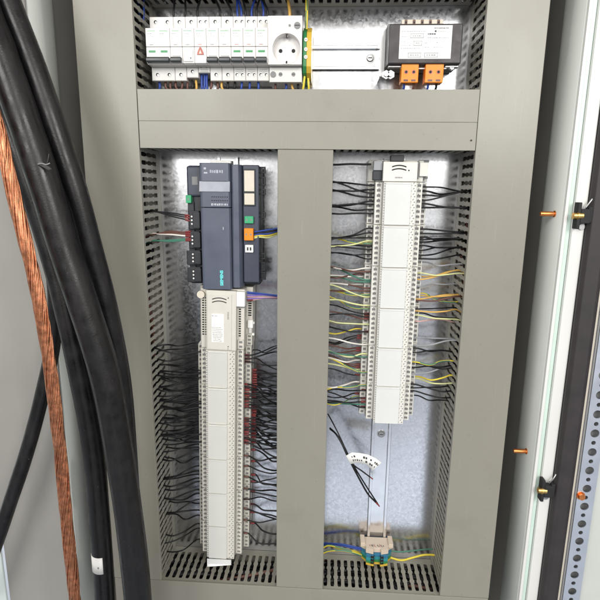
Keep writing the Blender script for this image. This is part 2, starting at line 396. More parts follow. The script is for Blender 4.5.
# ------------------------------------------------------------------ slotted ducts
def rib_profile(w0, w1, y0, y1):
    L_ = y1-y0; pts = []
    for f_, w in ((0, w0+.0012), (.03, w0+.0004), (.07, w0), (.27, w0), (.31, w1), (.36, w1), (.40, w0), (.60, w0), (.64, w1), (.69, w1), (.73, w0), (.93, w0), (.97, w0+.0004), (1, w0+.0012)):
        pts.append((y0+f_*L_, w))
    return pts
def slotted_wall(th, axis, c, a0, a1, out, y0=.0022, y1=YP-.0006, skip=None):
    """a wall across axis ('x' or 'z') at coordinate c, 1.7 mm thick towards out; slots run in depth"""
    mb = MB(); t0, t1 = c, c+.0013*out; ys0, ys1 = .0100, .0790
    def B(u0, u1, ya, yb):
        if axis == 'x': mb.box(t0, t1, ya, yb, u0, u1, 'duct_wall')
        else: mb.box(u0, u1, ya, yb, t0, t1, 'duct_wall')
    B(a0, a1, y0, ys0); B(a0, a1, ys1, y1)
    u = a0+PITCH_S*.5; pr_ = rib_profile(.0029, .0042, ys0, ys1)
    while u < a1-.003:
        poly = [(y, u+w) for y, w in pr_] + [(y, u-w) for y, w in reversed(pr_)]
        if axis == 'x': mb.prism(poly, 'x', t0, t1, 'duct_wall')
        else: mb.prism([(q, y) for y, q in poly], 'z', t0, t1, 'duct_wall')
        u += PITCH_S
    return th.part('slotted_wall', mb)
def slot_z(z, a0):        # nearest slot centre of an upright duct starting at a0
    return a0+PITCH_S*(round((z-a0)/PITCH_S))
def bundle(axis, c0, c1, y0, y1, a0, a1, n, label):
    mb = MB(); n *= 3; y0 -= .010; y1 += .009
    for i in range(n):
        pts = []; k = 7
        for j in range(k):
            u = a0+(a1-a0)*j/(k-1); p, y = random.uniform(c0, c1), random.uniform(y0, y1)
            pts.append((p, y, u) if axis == 'z' else (u, y, p))
        mb.tube(pts, random.uniform(.0025, .0050), random.choice(['black']*9+['brown']), 6, 3)
    tag(mb.build('wire_bundle', None, (0, 0, 0)), label, 'wires', kind='stuff')

zbot_v = ZB1+.0004
uprights = [('left', XA, XB, 'wide grey upright cable duct at the left beside the thick black cables', ZHI-.02),
            ('mid', XC, XD, 'grey upright cable duct between the two device columns', ZM0-.0006),
            ('right', XE, XF, 'wide grey upright cable duct at the right beside the enclosure wall', ZHI-.02)]
for nm, x0, x1, lab, top in uprights:
    d = Thing('cable_duct', lab, 'cable duct', ((x0+x1)/2, YP, zbot_v), 'slotted grey cable ducts')
    slotted_wall(d, 'x', x0+.0018, zbot_v, top, 1); slotted_wall(d, 'x', x1-.0018, zbot_v, top, -1)
    cv = MB().bbox(x0, x1, -.0012, .0020, zbot_v+.0003, top, 'duct', .0009)
    if nm != 'mid': cv.bbox(x0+.0001, x0+.0016, .0016, .0075, zbot_v+.001, top-.001, 'duct', .0004)
    d.part('cover', cv)
    d.part('base', MB().box(x0+.0036, x1-.0036, YP-.0026, YP-.0008, zbot_v, top, 'duct_wall'))
    bundle('z', x0+.012, x1-.012, .02, .08, zbot_v+.01, top-.01, 22, 'dark loose wires glimpsed through the slots of the %s cable duct' % {'left': 'left upright', 'mid': 'middle upright', 'right': 'right upright'}[nm])
d = Thing('cable_duct', 'grey horizontal cable duct across the middle, below the breakers', 'cable duct', (-.04, YP, ZM0), 'slotted grey cable ducts')
slotted_wall(d, 'z', ZM1-.0018, XB+.0015, XE-.0015, -1); slotted_wall(d, 'z', ZM0+.0018, XB+.0015, XE-.0015, 1)
zc = ZM0+.0385
d.part('cover', MB().bbox(XB+.0012, XE-.0007, -.0014, .0018, zc+.0001, ZM1, 'duct', .0003).bbox(XB+.0012, XE-.0007, -.0010, .0022, ZM0, zc-.0001, 'duct', .0003))
d.part('base', MB().box(XB+.002, XE-.002, YP-.0026, YP-.0008, ZM0+.0036, ZM1-.0036, 'duct_wall'))
d.part('rivet', MB().cyl((XE-.0075, -.0026, ZM0+.014), .0011, .0012, 'y', 'dark', 10))
bundle('x', ZM0+.012, ZM1-.012, .02, .08, XB+.01, XE-.01, 20, 'dark loose wires inside the horizontal duct below the breakers')
d = Thing('cable_duct', 'grey horizontal cable duct along the top edge above the breakers', 'cable duct', (-.04, YP, ZT0), 'slotted grey cable ducts')
slotted_wall(d, 'z', ZT0+.0018, XB+.0015, XE-.0015, 1); slotted_wall(d, 'z', ZT1-.0018, XB+.0015, XE-.0015, -1)
d.part('cover', MB().bbox(XB+.0012, XE-.0007, -.0012, .0020, ZT0, ZT1, 'duct', .0009))
bundle('x', ZT0+.012, ZT1-.012, .02, .08, XB+.01, XE-.01, 20, 'dark loose wires inside the duct above the breakers')
d = Thing('cable_duct', 'grey horizontal cable duct along the bottom under both device columns', 'cable duct', (-.04, YP, ZB1-.085), 'slotted grey cable ducts')
slotted_wall(d, 'z', ZB1-.0018, XA+.004, XF-.004, -1); slotted_wall(d, 'z', ZB1-.083, XA+.004, XF-.004, 1)
d.part('cover', MB().bbox(XA+.0005, XF-.0005, -.0014, .0020, ZB1-.085, ZB1, 'duct', .0009))
d.part('base', MB().box(XA+.004, XF-.004, YP-.0026, YP-.0008, ZB1-.081, ZB1-.0036, 'duct_wall'))
bundle('x', ZB1-.040, ZB1-.007, .02, .08, XA+.01, XF-.01, 16, 'dark loose wires inside the bottom cable duct')

# ------------------------------------------------------------------ DIN rails
def rail(label, axis, c, a0, a1, screws):
    mid = (a0+a1)/2
    loc = (mid, YP, c) if axis == 'x' else (c, YP, a0)
    t = Thing('din_rail', label, 'mounting rail', loc, 'zinc mounting rails')
    # hat profile in (across, depth)
    w, wi, th = .0175, .0125, .0011
    hat = [(-w, YR), (-wi, YR), (-wi, YP-.0014), (wi, YP-.0014), (wi, YR), (w, YR), (w, YR+th), (wi+th, YR+th), (wi+th, YP-.0002), (-wi-th, YP-.0002), (-wi-th, YR+th), (-w, YR+th)]
    mb = MB(); n = len(hat); vs = []
    for a in (a0, a1):
        for q, y in hat: vs.append((a, y, c+q) if axis == 'x' else (c+q, y, a))
    mb.add(vs, [(i, n+i, n+(i+1) % n, (i+1) % n) for i in range(n)], 'rail')
    t.part('profile', mb, bevel=.0005)
    for s in screws:
        x, z = (s, c) if axis == 'x' else (c, s)
        t.part('screw', MB().cyl((x, YP-.0050, z), .0045, .0036, 'y', 'steel', 18, .0058).box(x-.003, x+.003, YP-.0053, YP-.0049, z-.0006, z+.0006, 'dark').cyl((x, YP-.0020, z), .0075, .0008, 'y', 'steel', 20))
rail('zinc mounting rail carrying the white breakers at the top', 'x', .2030, -.272, .087, [at(370, 56, YP).x])
rail('zinc mounting rail mostly hidden behind the left device column', 'z', -.172, -.655, .052, [])
rail('zinc mounting rail showing below the right module column', 'z', .1010, -.676, .052, [-.432])

# ------------------------------------------------------------------ breakers on the top rail
X0, MW = -.2775, .018
ZS1, ZN1, ZN0, ZS0 = .2495, .2285, .1805, .1600        # shoulder top, nose top, nose bottom, shoulder bottom
YSH, YN = .042, .021
def breaker(name, label, cat, i0, n, toggles, flags, screws_per=1, low=0., tkind='toggle', group=None, sbias=0., linked=False):
    x0, x1 = X0+i0*MW+.00015, X0+(i0+n)*MW-.00015
    t = Thing(name, label, cat, ((x0+x1)/2, YR, ZS0), group)
    bd = MB().bbox(x0, x1, YSH, YR-.0004, ZS0+low, ZS1, 'white', .0006).bbox(x0, x1, YN+.0035, YSH+.002, ZN0-.001, ZN1+.001, 'white', .0006)
    bd.bbox(x0+.0004, x1-.0004, YSH-.0008, YSH+.004, ZS0+low+.0006, ZN0-.0016, 'white_lo', .0005)
    body = t.part('body', bd)
    fc = MB(); zsplit = ZN0+.0225
    fc.bbox(x0, x1, YN, YN+.0045, zsplit+.0002, ZN1, 'white', .0007)
    fc.bbox(x0, x1, YN+.0004, YN+.0045, ZN0, zsplit-.0002, 'white', .0007)
    for j in range(n):
        xc = x0+(j+.5)*MW
        dashes(fc, xc-.0062, xc+.0055, ZN1-.0042, YN, .0010, 'ink_green', (.002, .004), .0003)
        dashes(fc, xc-.006, xc+.001, ZN1-.0078, YN, .0006, 'ink_soft', (.0015, .003), .0006)
        dashes(fc, xc-.006, xc+.003, ZN1-.0115, YN, .0004, 'ink_soft', (.001, .002), .0009)
        if screws_per == 2 or j == 0: fc.box(xc-.0035, xc+.002, YN-.0001, YN+.0001, zsplit+.0024, zsplit+.0032, 'redlamp' if screws_per == 2 else 'ink_soft')
    t.part('front', fc)
    for j in range(n):
        xc = x0+(j+.5)*MW
        for zz, yy in ((ZS1-.0072, YSH), (ZS0+low+.0088, YSH-.0008)):
            for s in ([0] if screws_per == 1 else [-.0042, .0042]):
                sc = MB().ring((xc+s+sbias, zz), .0021 if screws_per == 2 else .0025, .0031 if screws_per == 2 else .0037, yy-.0004, yy+.0004, 'white_lo', 20)
                sc.cyl((xc+s+sbias, yy-.0001, zz), .0021 if screws_per == 2 else .0025, .0002, 'y', 'dark', 16)
                sc.cyl((xc+s+sbias+.0006, yy-.0003, zz-.0005), .0014, .0004, 'y', 'steel', 12).box(xc+s+sbias-.0006, xc+s+sbias+.0018, yy-.00045, yy-.0002, zz-.0007, zz-.0003, 'dark')
                t.part('terminal_screw', sc)
    if screws_per == 2:
        for q in range(3): 
            m_ = MB(); m_.box(x0+.003, x1-.003, YSH-.0011, YSH-.0007, ZN0-.0045-q*.0024, ZN0-.0041-q*.0024, 'ink_soft'); 
            t.part('printed_line', m_)
    for (ta, tb, fl_) in toggles:
        xa, xb = x0+ta*MW+.0012, x0+tb*MW-.0012
        tg = MB()
        tg.prism([(YN+.001, ZN0+.0076), (YN-.0050, ZN0+.0078), (YN-.0066, ZN0+.0058), (YN-.0066, ZN0+.0022), (YN-.0045, ZN0+.0004), (YN+.001, ZN0+.0004)], 'x', xa, xb, 'toggle')
        t.part('toggle', tg, bevel=.0006)
    for j, fl_ in enumerate(flags):
        xc = x0+(j+.5)*MW
        if fl_ == 'g': t.part('window', MB().box(xc-.0052, xc+.0048, YN+.0000, YN+.0006, ZN0+.0148, ZN0+.0176, 'green_flag'))
        else: t.part('window', MB().bbox(xc-.0062, xc+.0062, YN-.0007, YN+.001, ZN0+.0095, ZN0+.0195, 'white', .0012))
    return t
br = 'white breakers on the top rail'
breaker('circuit_breaker', 'leftmost white two pole breaker with one wide dark toggle and two green flags', 'breaker', 0, 2, [(0, 2, 1)], 'gg', group=br)
breaker('circuit_breaker', 'white single pole breaker right of the leftmost two pole breaker', 'breaker', 2, 1, [(0, 1, 1)], 'w', group=br)
t = breaker('auxiliary_switch', 'white module with a grey test flap left of the red triangle', 'switch module', 3, 1, [], '', low=.0045)
xc = X0+3.5*MW
t.part('test_flap', MB().bbox(xc-.0072, xc+.0072, YN-.0012, YN+.001, ZN0+.002, ZN0+.019, 'white_lo', .0008).box(xc+.003, xc+.0045, YN-.0015, YN-.0011, ZN0+.006, ZN0+.0075, 'ink'))
t = breaker('surge_indicator', 'white module marked with a red triangle', 'indicator module', 4, 1, [], '', low=.0115, screws_per=2)
xc = X0+4.5*MW
t.part('warning_triangle', MB().prism([(xc-.0050, ZN0+.0115), (xc+.0050, ZN0+.0115), (xc+.0044, ZN0+.0145), (xc+.0012, ZN0+.0215), (xc-.0012, ZN0+.0215), (xc-.0044, ZN0+.0145)], 'y', YN-.0008, YN+.0006, 'redlamp').prism([(xc-.0022, ZN0+.0128), (xc+.0022, ZN0+.0128), (xc, ZN0+.0180)], 'y', YN-.0010, YN-.0007, 'sticker'), label='red triangular button')
breaker('circuit_breaker', 'white breaker with plain white window just right of the red triangle', 'breaker', 5, 1, [(0, 1, 1)], 'w', group=br)
breaker('circuit_breaker', 'white breaker with plain white window, second right of the red triangle', 'breaker', 6, 1, [(0, 1, 1)], 'w', group=br)
for k, lab in enumerate(('first of three narrow white breakers with green flags left of the socket', 'middle of three narrow white breakers with green flags left of the socket', 'white breaker with green flag touching the socket')):
    breaker('circuit_breaker', lab, 'breaker', 7+k, 1, [(0, 1, 1)], 'g', screws_per=2, group=br)

# socket
sx0, sx1 = -.0973, -.0480; sc_ = at(286.6, 49, .025); sxc, szc = sc_.x, sc_.z
t = Thing('power_socket', 'white round earthed power socket right of the breakers', 'socket', (sxc, YR, .158))
fz0, fz1 = .1790, .2440
fp = MB().bbox(sx0, sx1, .040, YR-.0004, .1570, .2440, 'white', .0008)
t.part('body', fp)
t.part('lower_cover', MB().bbox(sx0+.0004, sx1-.0004, .036, .041, .1572, fz0-.0008, 'white_lo', .0008))
# face plate with the round well
R0 = .0205; n = 40; yf, yw = .0225, .036
mb = MB(); vs = []
for y in (yf,):
    for r in (R0,):
        vs += [(sxc+r*math.cos(2*pi*j/n+pi/4), y, szc+r*math.sin(2*pi*j/n+pi/4)) for j in range(n)]
for j in range(n):
    a = 2*pi*j/n+pi/4; cx, cz = math.cos(a), math.sin(a); s_ = 1/max(abs(cx), abs(cz)); cx *= s_; cz *= s_
    vs.append(((sx1-sxc if cx > 0 else sxc-sx0)*cx+sxc, yf, szc+((fz1-szc) if cz > 0 else (szc-fz0))*cz))
mb.add(vs, [(j, (j+1) % n, n+(j+1) % n, n+j) for j in range(n)], 'white')
for (xa, xb, za, zb) in ((sx0, sx0, fz0, fz1), (sx1, sx1, fz0, fz1)):
    mb.add([(xa, yf, za), (xa, .041, za), (xa, .041, zb), (xa, yf, zb)], [(0, 1, 2, 3)], 'white')
for zz in (fz0, fz1): mb.add([(sx0, yf, zz), (sx1, yf, zz), (sx1, .041, zz), (sx0, .041, zz)], [(0, 1, 2, 3)], 'white')
t.part('face_plate', mb)
wl = MB(); vs = [(sxc+r*math.cos(2*pi*j/n), y, szc+r*math.sin(2*pi*j/n)) for r, y in ((R0, yf), (R0-.0012, yw)) for j in range(n)]
wl.add(vs, [(j, (j+1) % n, n+(j+1) % n, n+j) for j in range(n)], 'white', True)
wl.add([(sxc+(R0-.0012)*math.cos(2*pi*j/n), yw, szc+(R0-.0012)*math.sin(2*pi*j/n)) for j in range(n)], [tuple(range(n))], 'white')
wl.ring((sxc, szc), R0, R0+.0009, yf-.0006, yf+.0002, 'white', 48)
wl_o = t.part('round_well', wl)
for q in (-.0098, .0092): t.part('pin_hole', MB().cyl((sxc+q, yw-.0002, szc), .0028, .0008, 'y', 'dark', 18), parent=wl_o)
for q in (1, -1):
    t.part('earth_clip', MB().bbox(sxc-.0017, sxc+.0017, yw-.0095, yw-.0002, szc+q*.0185-.002, szc+q*.0185+.0016, 'steel', .0006).box(sxc-.0011, sxc+.0011, yw-.0098, yw-.0094, szc+q*.0178-.003, szc+q*.0178+.002, 'dark'), parent=wl_o)
p = at(297.3, 25.5, yf)
t.part('gauge_screw', MB().cyl((p.x, yf-.0012, p.z), .0046, .0016, 'y', 'ink_soft', 20).box(p.x-.0035, p.x+.0035, yf-.0014, yf-.0011, p.z-.0005, p.z+.0005, 'dark'))
p = at(289.7, 25.5, yf); t.part('small_screw', MB().cyl((p.x, yf-.0004, p.z), .0018, .0006, 'y', 'ink_soft', 14))
lc = MB(); lc.cyl((sx0+.0062, .0345, .1680), .0042, .0018, 'y', 'ink_soft', 18, .0042)
t.part('cam_lock', lc)
for q in (.0172, .0365): t.part('terminal_screw', MB().cyl((sx0+q, .0352, .1682), .0029, .001, 'y', 'ink_soft', 16).box(sx0+q-.002, sx0+q+.002, .0349, .0353, .1679, .1685, 'dark'))

# earth terminal beside the socket
t = Thing('earth_terminal', 'green and yellow earth terminal right of the white socket', 'terminal', (-.040, YR, .170))
poly = [(.030, .178), (.030, .213), (.036, .226), (.052, .236), (YR, .236), (YR, .162), (.052, .162), (.036, .170)]
t.part('green_half', MB().prism(poly, 'x', -.0470, -.0418, 'tgreen'), label='green half of the earth terminal', bevel=.0006)
t.part('yellow_half', MB().prism(poly, 'x', -.0416, -.0345, 'tyellow'), label='yellow half of the earth terminal', bevel=.0006)
for zz in (.214, .201, .1905): t.part('clamp_screw', MB().cyl((-.0425, .0285, zz), .0026, .002, 'y', 'paper', 14).box(-.0443, -.0407, .0283, .0287, zz-.0004, zz+.0004, 'ink_soft'))

# ------------------------------------------------------------------ transformer
t = Thing('control_transformer', 'black framed control transformer with white rating label and orange terminals', 'transformer', (.126, YP, .165))
tx0, tx1, tz0, tz1, tyf = .0765, .1800, .1795, .2325, .0215
t.part('core', MB().bbox(tx0-.001, tx1+.001, .036, .088, tz0+.001, tz1+.004, 'ink_soft', .001))
t.part('front_frame', MB().bbox(tx0, tx1, tyf, .037, tz0, tz1, 'tblack', .0016))
lb = MB().bbox(.0915, .1650, tyf-.0005, tyf+.0006, .1858, .2300, 'paper', .0004)
lo = t.part('rating_label', lb, label='white rating label with boxed grey print')
pm = MB(); yl = tyf-.00055; rr = random.Random(3)
def rect(x, z, w, h):
    for a in (-1, 1):
        pm.box(x-w/2, x+w/2, yl-.0001, yl+.0001, z+a*h/2-.0003, z+a*h/2+.0003, 'ink_soft')
        pm.box(x+a*w/2-.0003, x+a*w/2+.0003, yl-.0001, yl+.0001, z-h/2-.0003, z+h/2+.0003, 'ink_soft')
    dashes(pm, x-w/2+.003, x+w/2-.003, z, yl, .0012, 'ink_soft', (.001, .003), .0007, True, rr)
rect(.1160, .2162, .018, .0052); rect(.1175, .2066, .0115, .0056); rect(.1135, .1908, .018, .0055); rect(.1372, .1908, .0185, .0055)
dashes(pm, .1395, .1600, .2262, yl, .0016, 'ink_soft', (.0015, .003), .0004, True, rr)
dashes(pm, .1310, .1425, .2186, yl, .0018, 'ink', (.0012, .003), .0004, True, rr)
pm.box(.1405, .1428, yl-.0001, yl+.0001, .2210, .2234, 'ink')
for (a, b, z_) in ((.0945, .128, .2222), (.144, .158, .2222), (.0945, .102, .2155), (.131, .160, .2135), (.0945, .104, .2080), (.126, .131, .2066), (.0945, .108, .2035), (.094, .122, .2000), (.125, .135, .2010), (.140, .152, .2015), (.1435, .1475, .2075)):
    dashes(pm, a, b, z_, yl, .0007, 'ink_soft', (.001, .003), .0009, True, rr)
t.part('printing', pm, parent=lo)
# steel mounting brackets each side
bk = MB()
bk.bbox(tx0-.0095, tx0-.0015, .052, .0545, .168, .2370, 'steel', .0005).bbox(tx0-.0085, tx0-.0060, .0545, YP-.0006, .168, .2370, 'steel', .0005)
t.part('bracket', bk)
bk = MB().bbox(tx0+.002, tx0+.022, .030, .040, .1765, .1790, 'steel', .0006).bbox(tx1-.020, tx1-.001, .030, .040, .1765, .1790, 'steel', .0006)
bk.bbox(tx0+.020, tx1-.018, .0315, .0335, .1745, .1762, 'paper', .0004)
t.part('bracket', bk)
for x_ in (tx0-.0005, tx0+.006, tx1-.010):
    t.part('bolt', MB().cyl((x_, .034, .1675 if x_ < .1 else .1775), .0062 if x_ < .1 else .0042, .005, 'y', 'steel', 6, smooth=False).cyl((x_, .031, .1675 if x_ < .1 else .1775), .0032, .004, 'y', 'steel', 14))
tb = MB().bbox(.096, .156, .044, .060, tz1+.004, .2445, 'sticker', .0008)
tp = t.part('upper_terminal_strip', tb)
for k in range(5):
    x_ = .1022+k*.0117
    t.part('terminal_slot', MB().bbox(x_-.0018, x_+.0018, .0425, .0445, .2372, .2438, 'brown', .0004).box(x_-.0009, x_+.0009, .0421, .0428, .239, .2412, 'dark'), parent=tp)
for (x_0, x_1) in ((.0968, .1215), (.1312, .1572)):
    o = MB().bbox(x_0, x_1, .0245, .046, .1545, .1800, 'orange', .0010)
    for q in range(4): 
        xx = x_0+(q+.5)*(x_1-x_0)/4; o.box(xx-.0022, xx+.0022, .0240, .0262, .1795, .1812, 'orange')
    oo = t.part('orange_terminal', o, label='orange two pole screw terminal')
    for q in (.28, .72):
        xx = x_0+q*(x_1-x_0)
        t.part('screw_hole', MB().cyl((xx, .0243, .1690), .0030, .0004, 'y', 'redlamp', 16).cyl((xx, .0241, .1690), .0018, .0004, 'y', 'dark', 12), parent=oo)
        t.part('wire_entry', MB().box(xx-.0032, xx+.0032, .0242, .0246, .1562, .1590, 'brown'), parent=oo)

# ------------------------------------------------------------------ controller
t = Thing('automation_controller', 'slate blue automation controller with teal lettering at top of left column', 'controller', (-.172, YR, -.157))
pt, pb = .0390, -.1575
bs = MB().bbox(-.2290, -.1130, .046, YR-.0004, pb+.004, pt-.003, 'plc_dark', .003)
bs.bbox(-.2290, -.2040, .040, .047, -.012, pt-.004, 'plc_mid', .003)
bs.bbox(-.2290, -.2270+.008, .042, .0465, pb+.006, -.02, 'plc_dark', .001)
t.part('base', bs)
cvr = MB()
prof = [(-.2040, .044), (-.2036, .0245), (-.2020, .0208), (-.1990, .0200), (-.1610, .0200), (-.1580, .0208), (-.1560, .0245), (-.1556, .044)]
cvr.prism(prof, 'z', pb, -.0288, 'plc')
cv_o = t.part('front_cover', cvr, bevel=.0006, label='smooth slate blue lower cover')
ucv = MB(); 
ucv.prism(prof, 'z', -.0278, -.0040, 'plc').prism([(x, y+.0002) for x, y in prof], 'z', .0115, pt, 'plc')
t.part('upper_cover', ucv, bevel=.0006)
# highlight on the upper cover, built as a tilted strip in a paler colour
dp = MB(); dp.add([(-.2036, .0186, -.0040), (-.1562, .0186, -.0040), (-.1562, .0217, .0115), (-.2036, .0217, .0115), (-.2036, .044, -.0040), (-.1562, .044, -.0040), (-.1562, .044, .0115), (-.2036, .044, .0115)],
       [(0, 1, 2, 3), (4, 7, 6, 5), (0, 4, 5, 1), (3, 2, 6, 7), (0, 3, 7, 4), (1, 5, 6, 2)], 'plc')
M['plc_highlight'] = mat('slate_blue_highlight', (.16, .175, .225), .30, 0, .03, 40, coat=.12)  # paler than the cover, so the highlight is in the colour
dp.names = ['plc_highlight']
t.part('highlight_band', dp, label='painted highlight band across the upper cover')
mid = MB().prism([(-.1552, .046), (-.1552, .0285), (-.1525, .0265), (-.1440, .0265), (-.1412, .032), (-.1400, .036), (-.1385, .046)], 'z', pb+.002, pt-.002, 'plc')
t.part('side_ridge', mid, bevel=.0006)
t.part('right_panel', MB().bbox(-.1384, -.1135, .0345, .047, pb+.010, pt-.002, 'plc_mid', .0014))
# lettering and small print
t.part('lettering', text_mb('SIEMENS', .0066, Vector((-.1712, .0196, -.1388)), 'teal', -pi/2, .0003, bold=.00022), parent=cv_o, label='teal SIEMENS lettering running up the cover')
pm = MB(); rr = random.Random(11)
for z_, h in ((.0305, .0030), (.0240, .0022)): pm.box(-.1960, -.1925+.002*(h < .0025), .0199, .0202, z_-h/2, z_+h/2, 'print_l')
dashes(pm, -.1865, -.1650, .0262, .0201, .0050, 'print_l', (.0008, .0022), .0012, True, rr)
for z_ in (-.0120, -.0175):
    for q in range(8): pm.box(-.1850+q*.0034, -.1832+q*.0034, .0197, .0201, z_-.0007, z_+.0007, 'dark')
dashes(pm, -.1855, -.1585, -.0235, .0199, .0036, 'print_l', (.0010, .0024), .0009, True, rr)
dashes(pm, -.168, -.1665, -.060, .0199, .005, 'print_l', (.0008, .001), .001, True, rr)
t.part('small_print', pm)
rrd = random.Random(5)
for (za, zb, lab) in ((.0285, -.0030, 'long beige sticker'), (-.0062, -.0235, 'short beige sticker')):
    fr_ = t.part('sticker_frame', MB().bbox(-.1372, -.1185, .0322, .0352, zb-.0022, za+.0022, 'plc_dark', .0006))
    t.part('sticker', MB().bbox(-.1357, -.1200, .0315, .0328, zb, za, 'sticker', .0004), parent=fr_, label=lab)
def plug(x0, x1, z0, z1, k, y0, name, lab, n=2):
    o = t.part(name, MB().bbox(x0, x1, y0, y0+.012, z0, z1, k, .0009), label=lab)
    h = MB()
    for q in range(n):
        xx = x0+(q+.5)*(x1-x0)/n; h.box(xx-.0012, xx+.0012, y0-.0001, y0+.0002, (z0+z1)/2-.0014, (z0+z1)/2+.0014, 'plc_mid' if k == 'plc_dark' else 'ink_soft')
    t.part('contact', h, parent=o)
plug(-.1355, -.1215, -.0525, -.0412, 'green', .0290, 'plug', 'green plug at the right edge')
plug(-.1360, -.1215, -.0790, -.0600, 'orange', .0265, 'plug', 'orange plug at the right edge')
o = t.part('network_jack', MB().bbox(-.1352, -.1222, .0300, .0400, -.0985, -.0865, 'paper', .0008), label='white network jack')
t.part('jack_opening', MB().box(-.1322, -.1296, .0298, .0302, -.0952, -.0900, 'ink').box(-.1276, -.1250, .0298, .0302, -.0952, -.0900, 'ink'), parent=o)
plug(-.2300, -.2215, -.0225, -.0100, 'green', .0360, 'plug', 'green plug at the left edge', 1)
for (z0, z1, kd) in ((-.0640, -.0345, 'r'), (-.0945, -.0670, 'r'), (-.1215, -.0975, 'n'), (-.1500, -.1250, 'n')):
    o = t.part('terminal_plug', MB().bbox(-.2262 if kd == 'r' else -.2320, -.2095, .0370, .050, z0, z1, 'plc_dark', .0012).bbox(-.2195, -.2080, .0345, .040, z0+.002, z1-.002, 'plc_dark', .0008), label='black plug-in terminal')
    for q in range(3): t.part('contact', MB().cyl((-.2215, .0366, (z0+z1)/2+(q-1)*.0058), .0014, .0006, 'y', 'paper', 10), parent=o)
for zc_, h in ((.0300, .010), (.0130, .013), (-.0035, .009), (-.0400, .009), (-.1060, .010), (-.1230, .014), (-.1385, .013)):
    cl = MB(); x_0, x_1 = -.1134, -.1045
    cl.bbox(x_0, x_1, .046, .052, zc_+h/2-.0022, zc_+h/2, 'plc_dark', .0006).bbox(x_0, x_1, .046, .052, zc_-h/2, zc_-h/2+.0022, 'plc_dark', .0006).bbox(x_1-.0024, x_1, .0458, .0522, zc_-h/2, zc_+h/2, 'plc_dark', .0006)
    if zc_ < -.11: cl.bbox(x_0, x_1-.002, .048, .056, zc_-h/2+.001, zc_+h/2-.001, 'plc_dark', .001)
    t.part('clip_loop', cl)
t.part('rail_clip', MB().bbox(-.1890, -.1565, .033, .039, pt-.002, .0432, 'paper', .0006).box(-.1555, -.1535, .034, .039, pt-.002, .0425, 'plc_dark'), label='white rail clip peeping over the top edge')
t.part('vent_sticker', MB().box(-.2200, -.2110, .0395, .0402, .006, .0185, 'ink_soft'))

# ------------------------------------------------------------------ I/O modules
PM = .0652
def strip(mb, x0, x1, yf, z0, z1, n, k, rows=1, hole=.45):
    """terminal face at depth yf (facing -Y): a frame with recessed dark holes"""
    d = .0024; mb.box(x0+.0004, x1-.0004, yf-.0002, yf+.0002, z0+.0004, z1-.0004, 'ink_soft')
    p = (z1-z0)/n; w = (x1-x0)/rows
    for r in range(rows+1):
        e = .16*w if 0 < r < rows else .22*w
        xa = x0+r*w; mb.box(max(x0, xa-e), min(x1, xa+e), yf-d, yf, z0, z1, k)
    for i in range(n+1):
        zz = z0+i*p; h = p*(1-hole)/2
        mb.box(x0+.0003, x1-.0003, yf-d+.0001, yf, max(z0, zz-h), min(z1, zz+h), k)
def io_module(loc, label, body, cover, lx, mirror, name='input_output_module', group=None):
    t = Thing(name, label, 'module', loc, group, local=True)
    h = PM-.0004; b = MB()
    b.bbox(-.046, .046, -.030, -.0004, -h, 0, body, .0005).bbox(-.036, .036, -.050, -.029, -h, 0, body, .0005).bbox(-.0245, .0245, -.0665, -.049, -h, 0, body, .0006)
    t.part('body', b)
    for s in (-1, 1):
        m_ = MB(); a, c_ = sorted((s*.0258, s*.0355)); strip(m_, a, c_, -.0501, -h+.001, -.001, 8, body, 1, .5); 
        for i in range(8):
            zz = -(i+.5)*h/8; m_.box(a+.0036 if s > 0 else a+.0044, a+.0052 if s > 0 else a+.0060, -.0529, -.0524, zz+.0019, zz+.0032, 'ink_soft')
        t.part('terminal_strip', m_)
        m_ = MB(); a, c_ = sorted((s*.0368, s*.0456)); strip(m_, a, c_, -.0301, -h+.001, -.001, 8, body, 1, .55); t.part('terminal_strip', m_)
        m_ = MB()
        for i in range(8):
            zz = -(i+.5)*h/8
            m_.box(s*.0462, s*.0466, -.026, -.018, zz-.0024, zz+.0024, 'ink_soft').box(s*.0362, s*.0366, -.046, -.038, zz-.0024, zz+.0024, 'ink_soft')
        t.part('wire_port', m_)
    # marks along the nose edges
    m_ = MB(); m2 = MB(); rr = random.Random(17)
    for i in range(16):
        zz = -(i+.5)*h/16
        m2.box(-.0238, -.0222, -.0668, -.0664, zz-.0006, zz+.0006, 'ink_soft')
        sx = .0150 if i % 2 else .0188
        m_.add([(sx+q, -.0668, zz+r_) for q, r_ in ((0, 0), (.0012, -.0004), (.0030, .0016), (.0018, .0020))], [(0, 1, 2, 3)], 'ink_soft')
        if i % 2: m_.cyl((.0222, -.0669, zz+.001), .0010, .0004, 'y', 'ink_soft', 8)
    t.part('indicator_marks', m_); t.part('edge_marks', m2)
    cv = MB().bbox(lx[0], lx[1], -.0688, -.0660, -h+.0010, -.0006, cover, .0009)
    cv.bbox(lx[0]+.001, lx[1]-.001, -.0696, -.0686, -.0030, -.0008, cover, .0004)
    cv.bbox(lx[0]+.001, lx[1]-.001, -.0694, -.0686, -h+.0012, -h+.0022, cover, .0003)
    t.part('label_cover', cv, label='blank white label under a clear cover')
    return t
ordn = ['topmost', 'second', 'third', 'fourth', 'fifth', 'bottom']
LZ = -.2601; RZ = .0135
def lcx(z): return -.1764+(z+.29)*.0205
tilt = math.atan(.0205)
def lmat(z): return (lcx(z), YR, z)
lab_l = ['topmost cream I/O module of left column, just below the head module', 'second cream I/O module down the left column, dense wires both sides', 'third cream I/O module down the left column', 'fourth cream I/O module down the left column', 'fifth cream I/O module down left column, just above the bottom one', 'bottom cream I/O module of left column, just above the slotted duct']
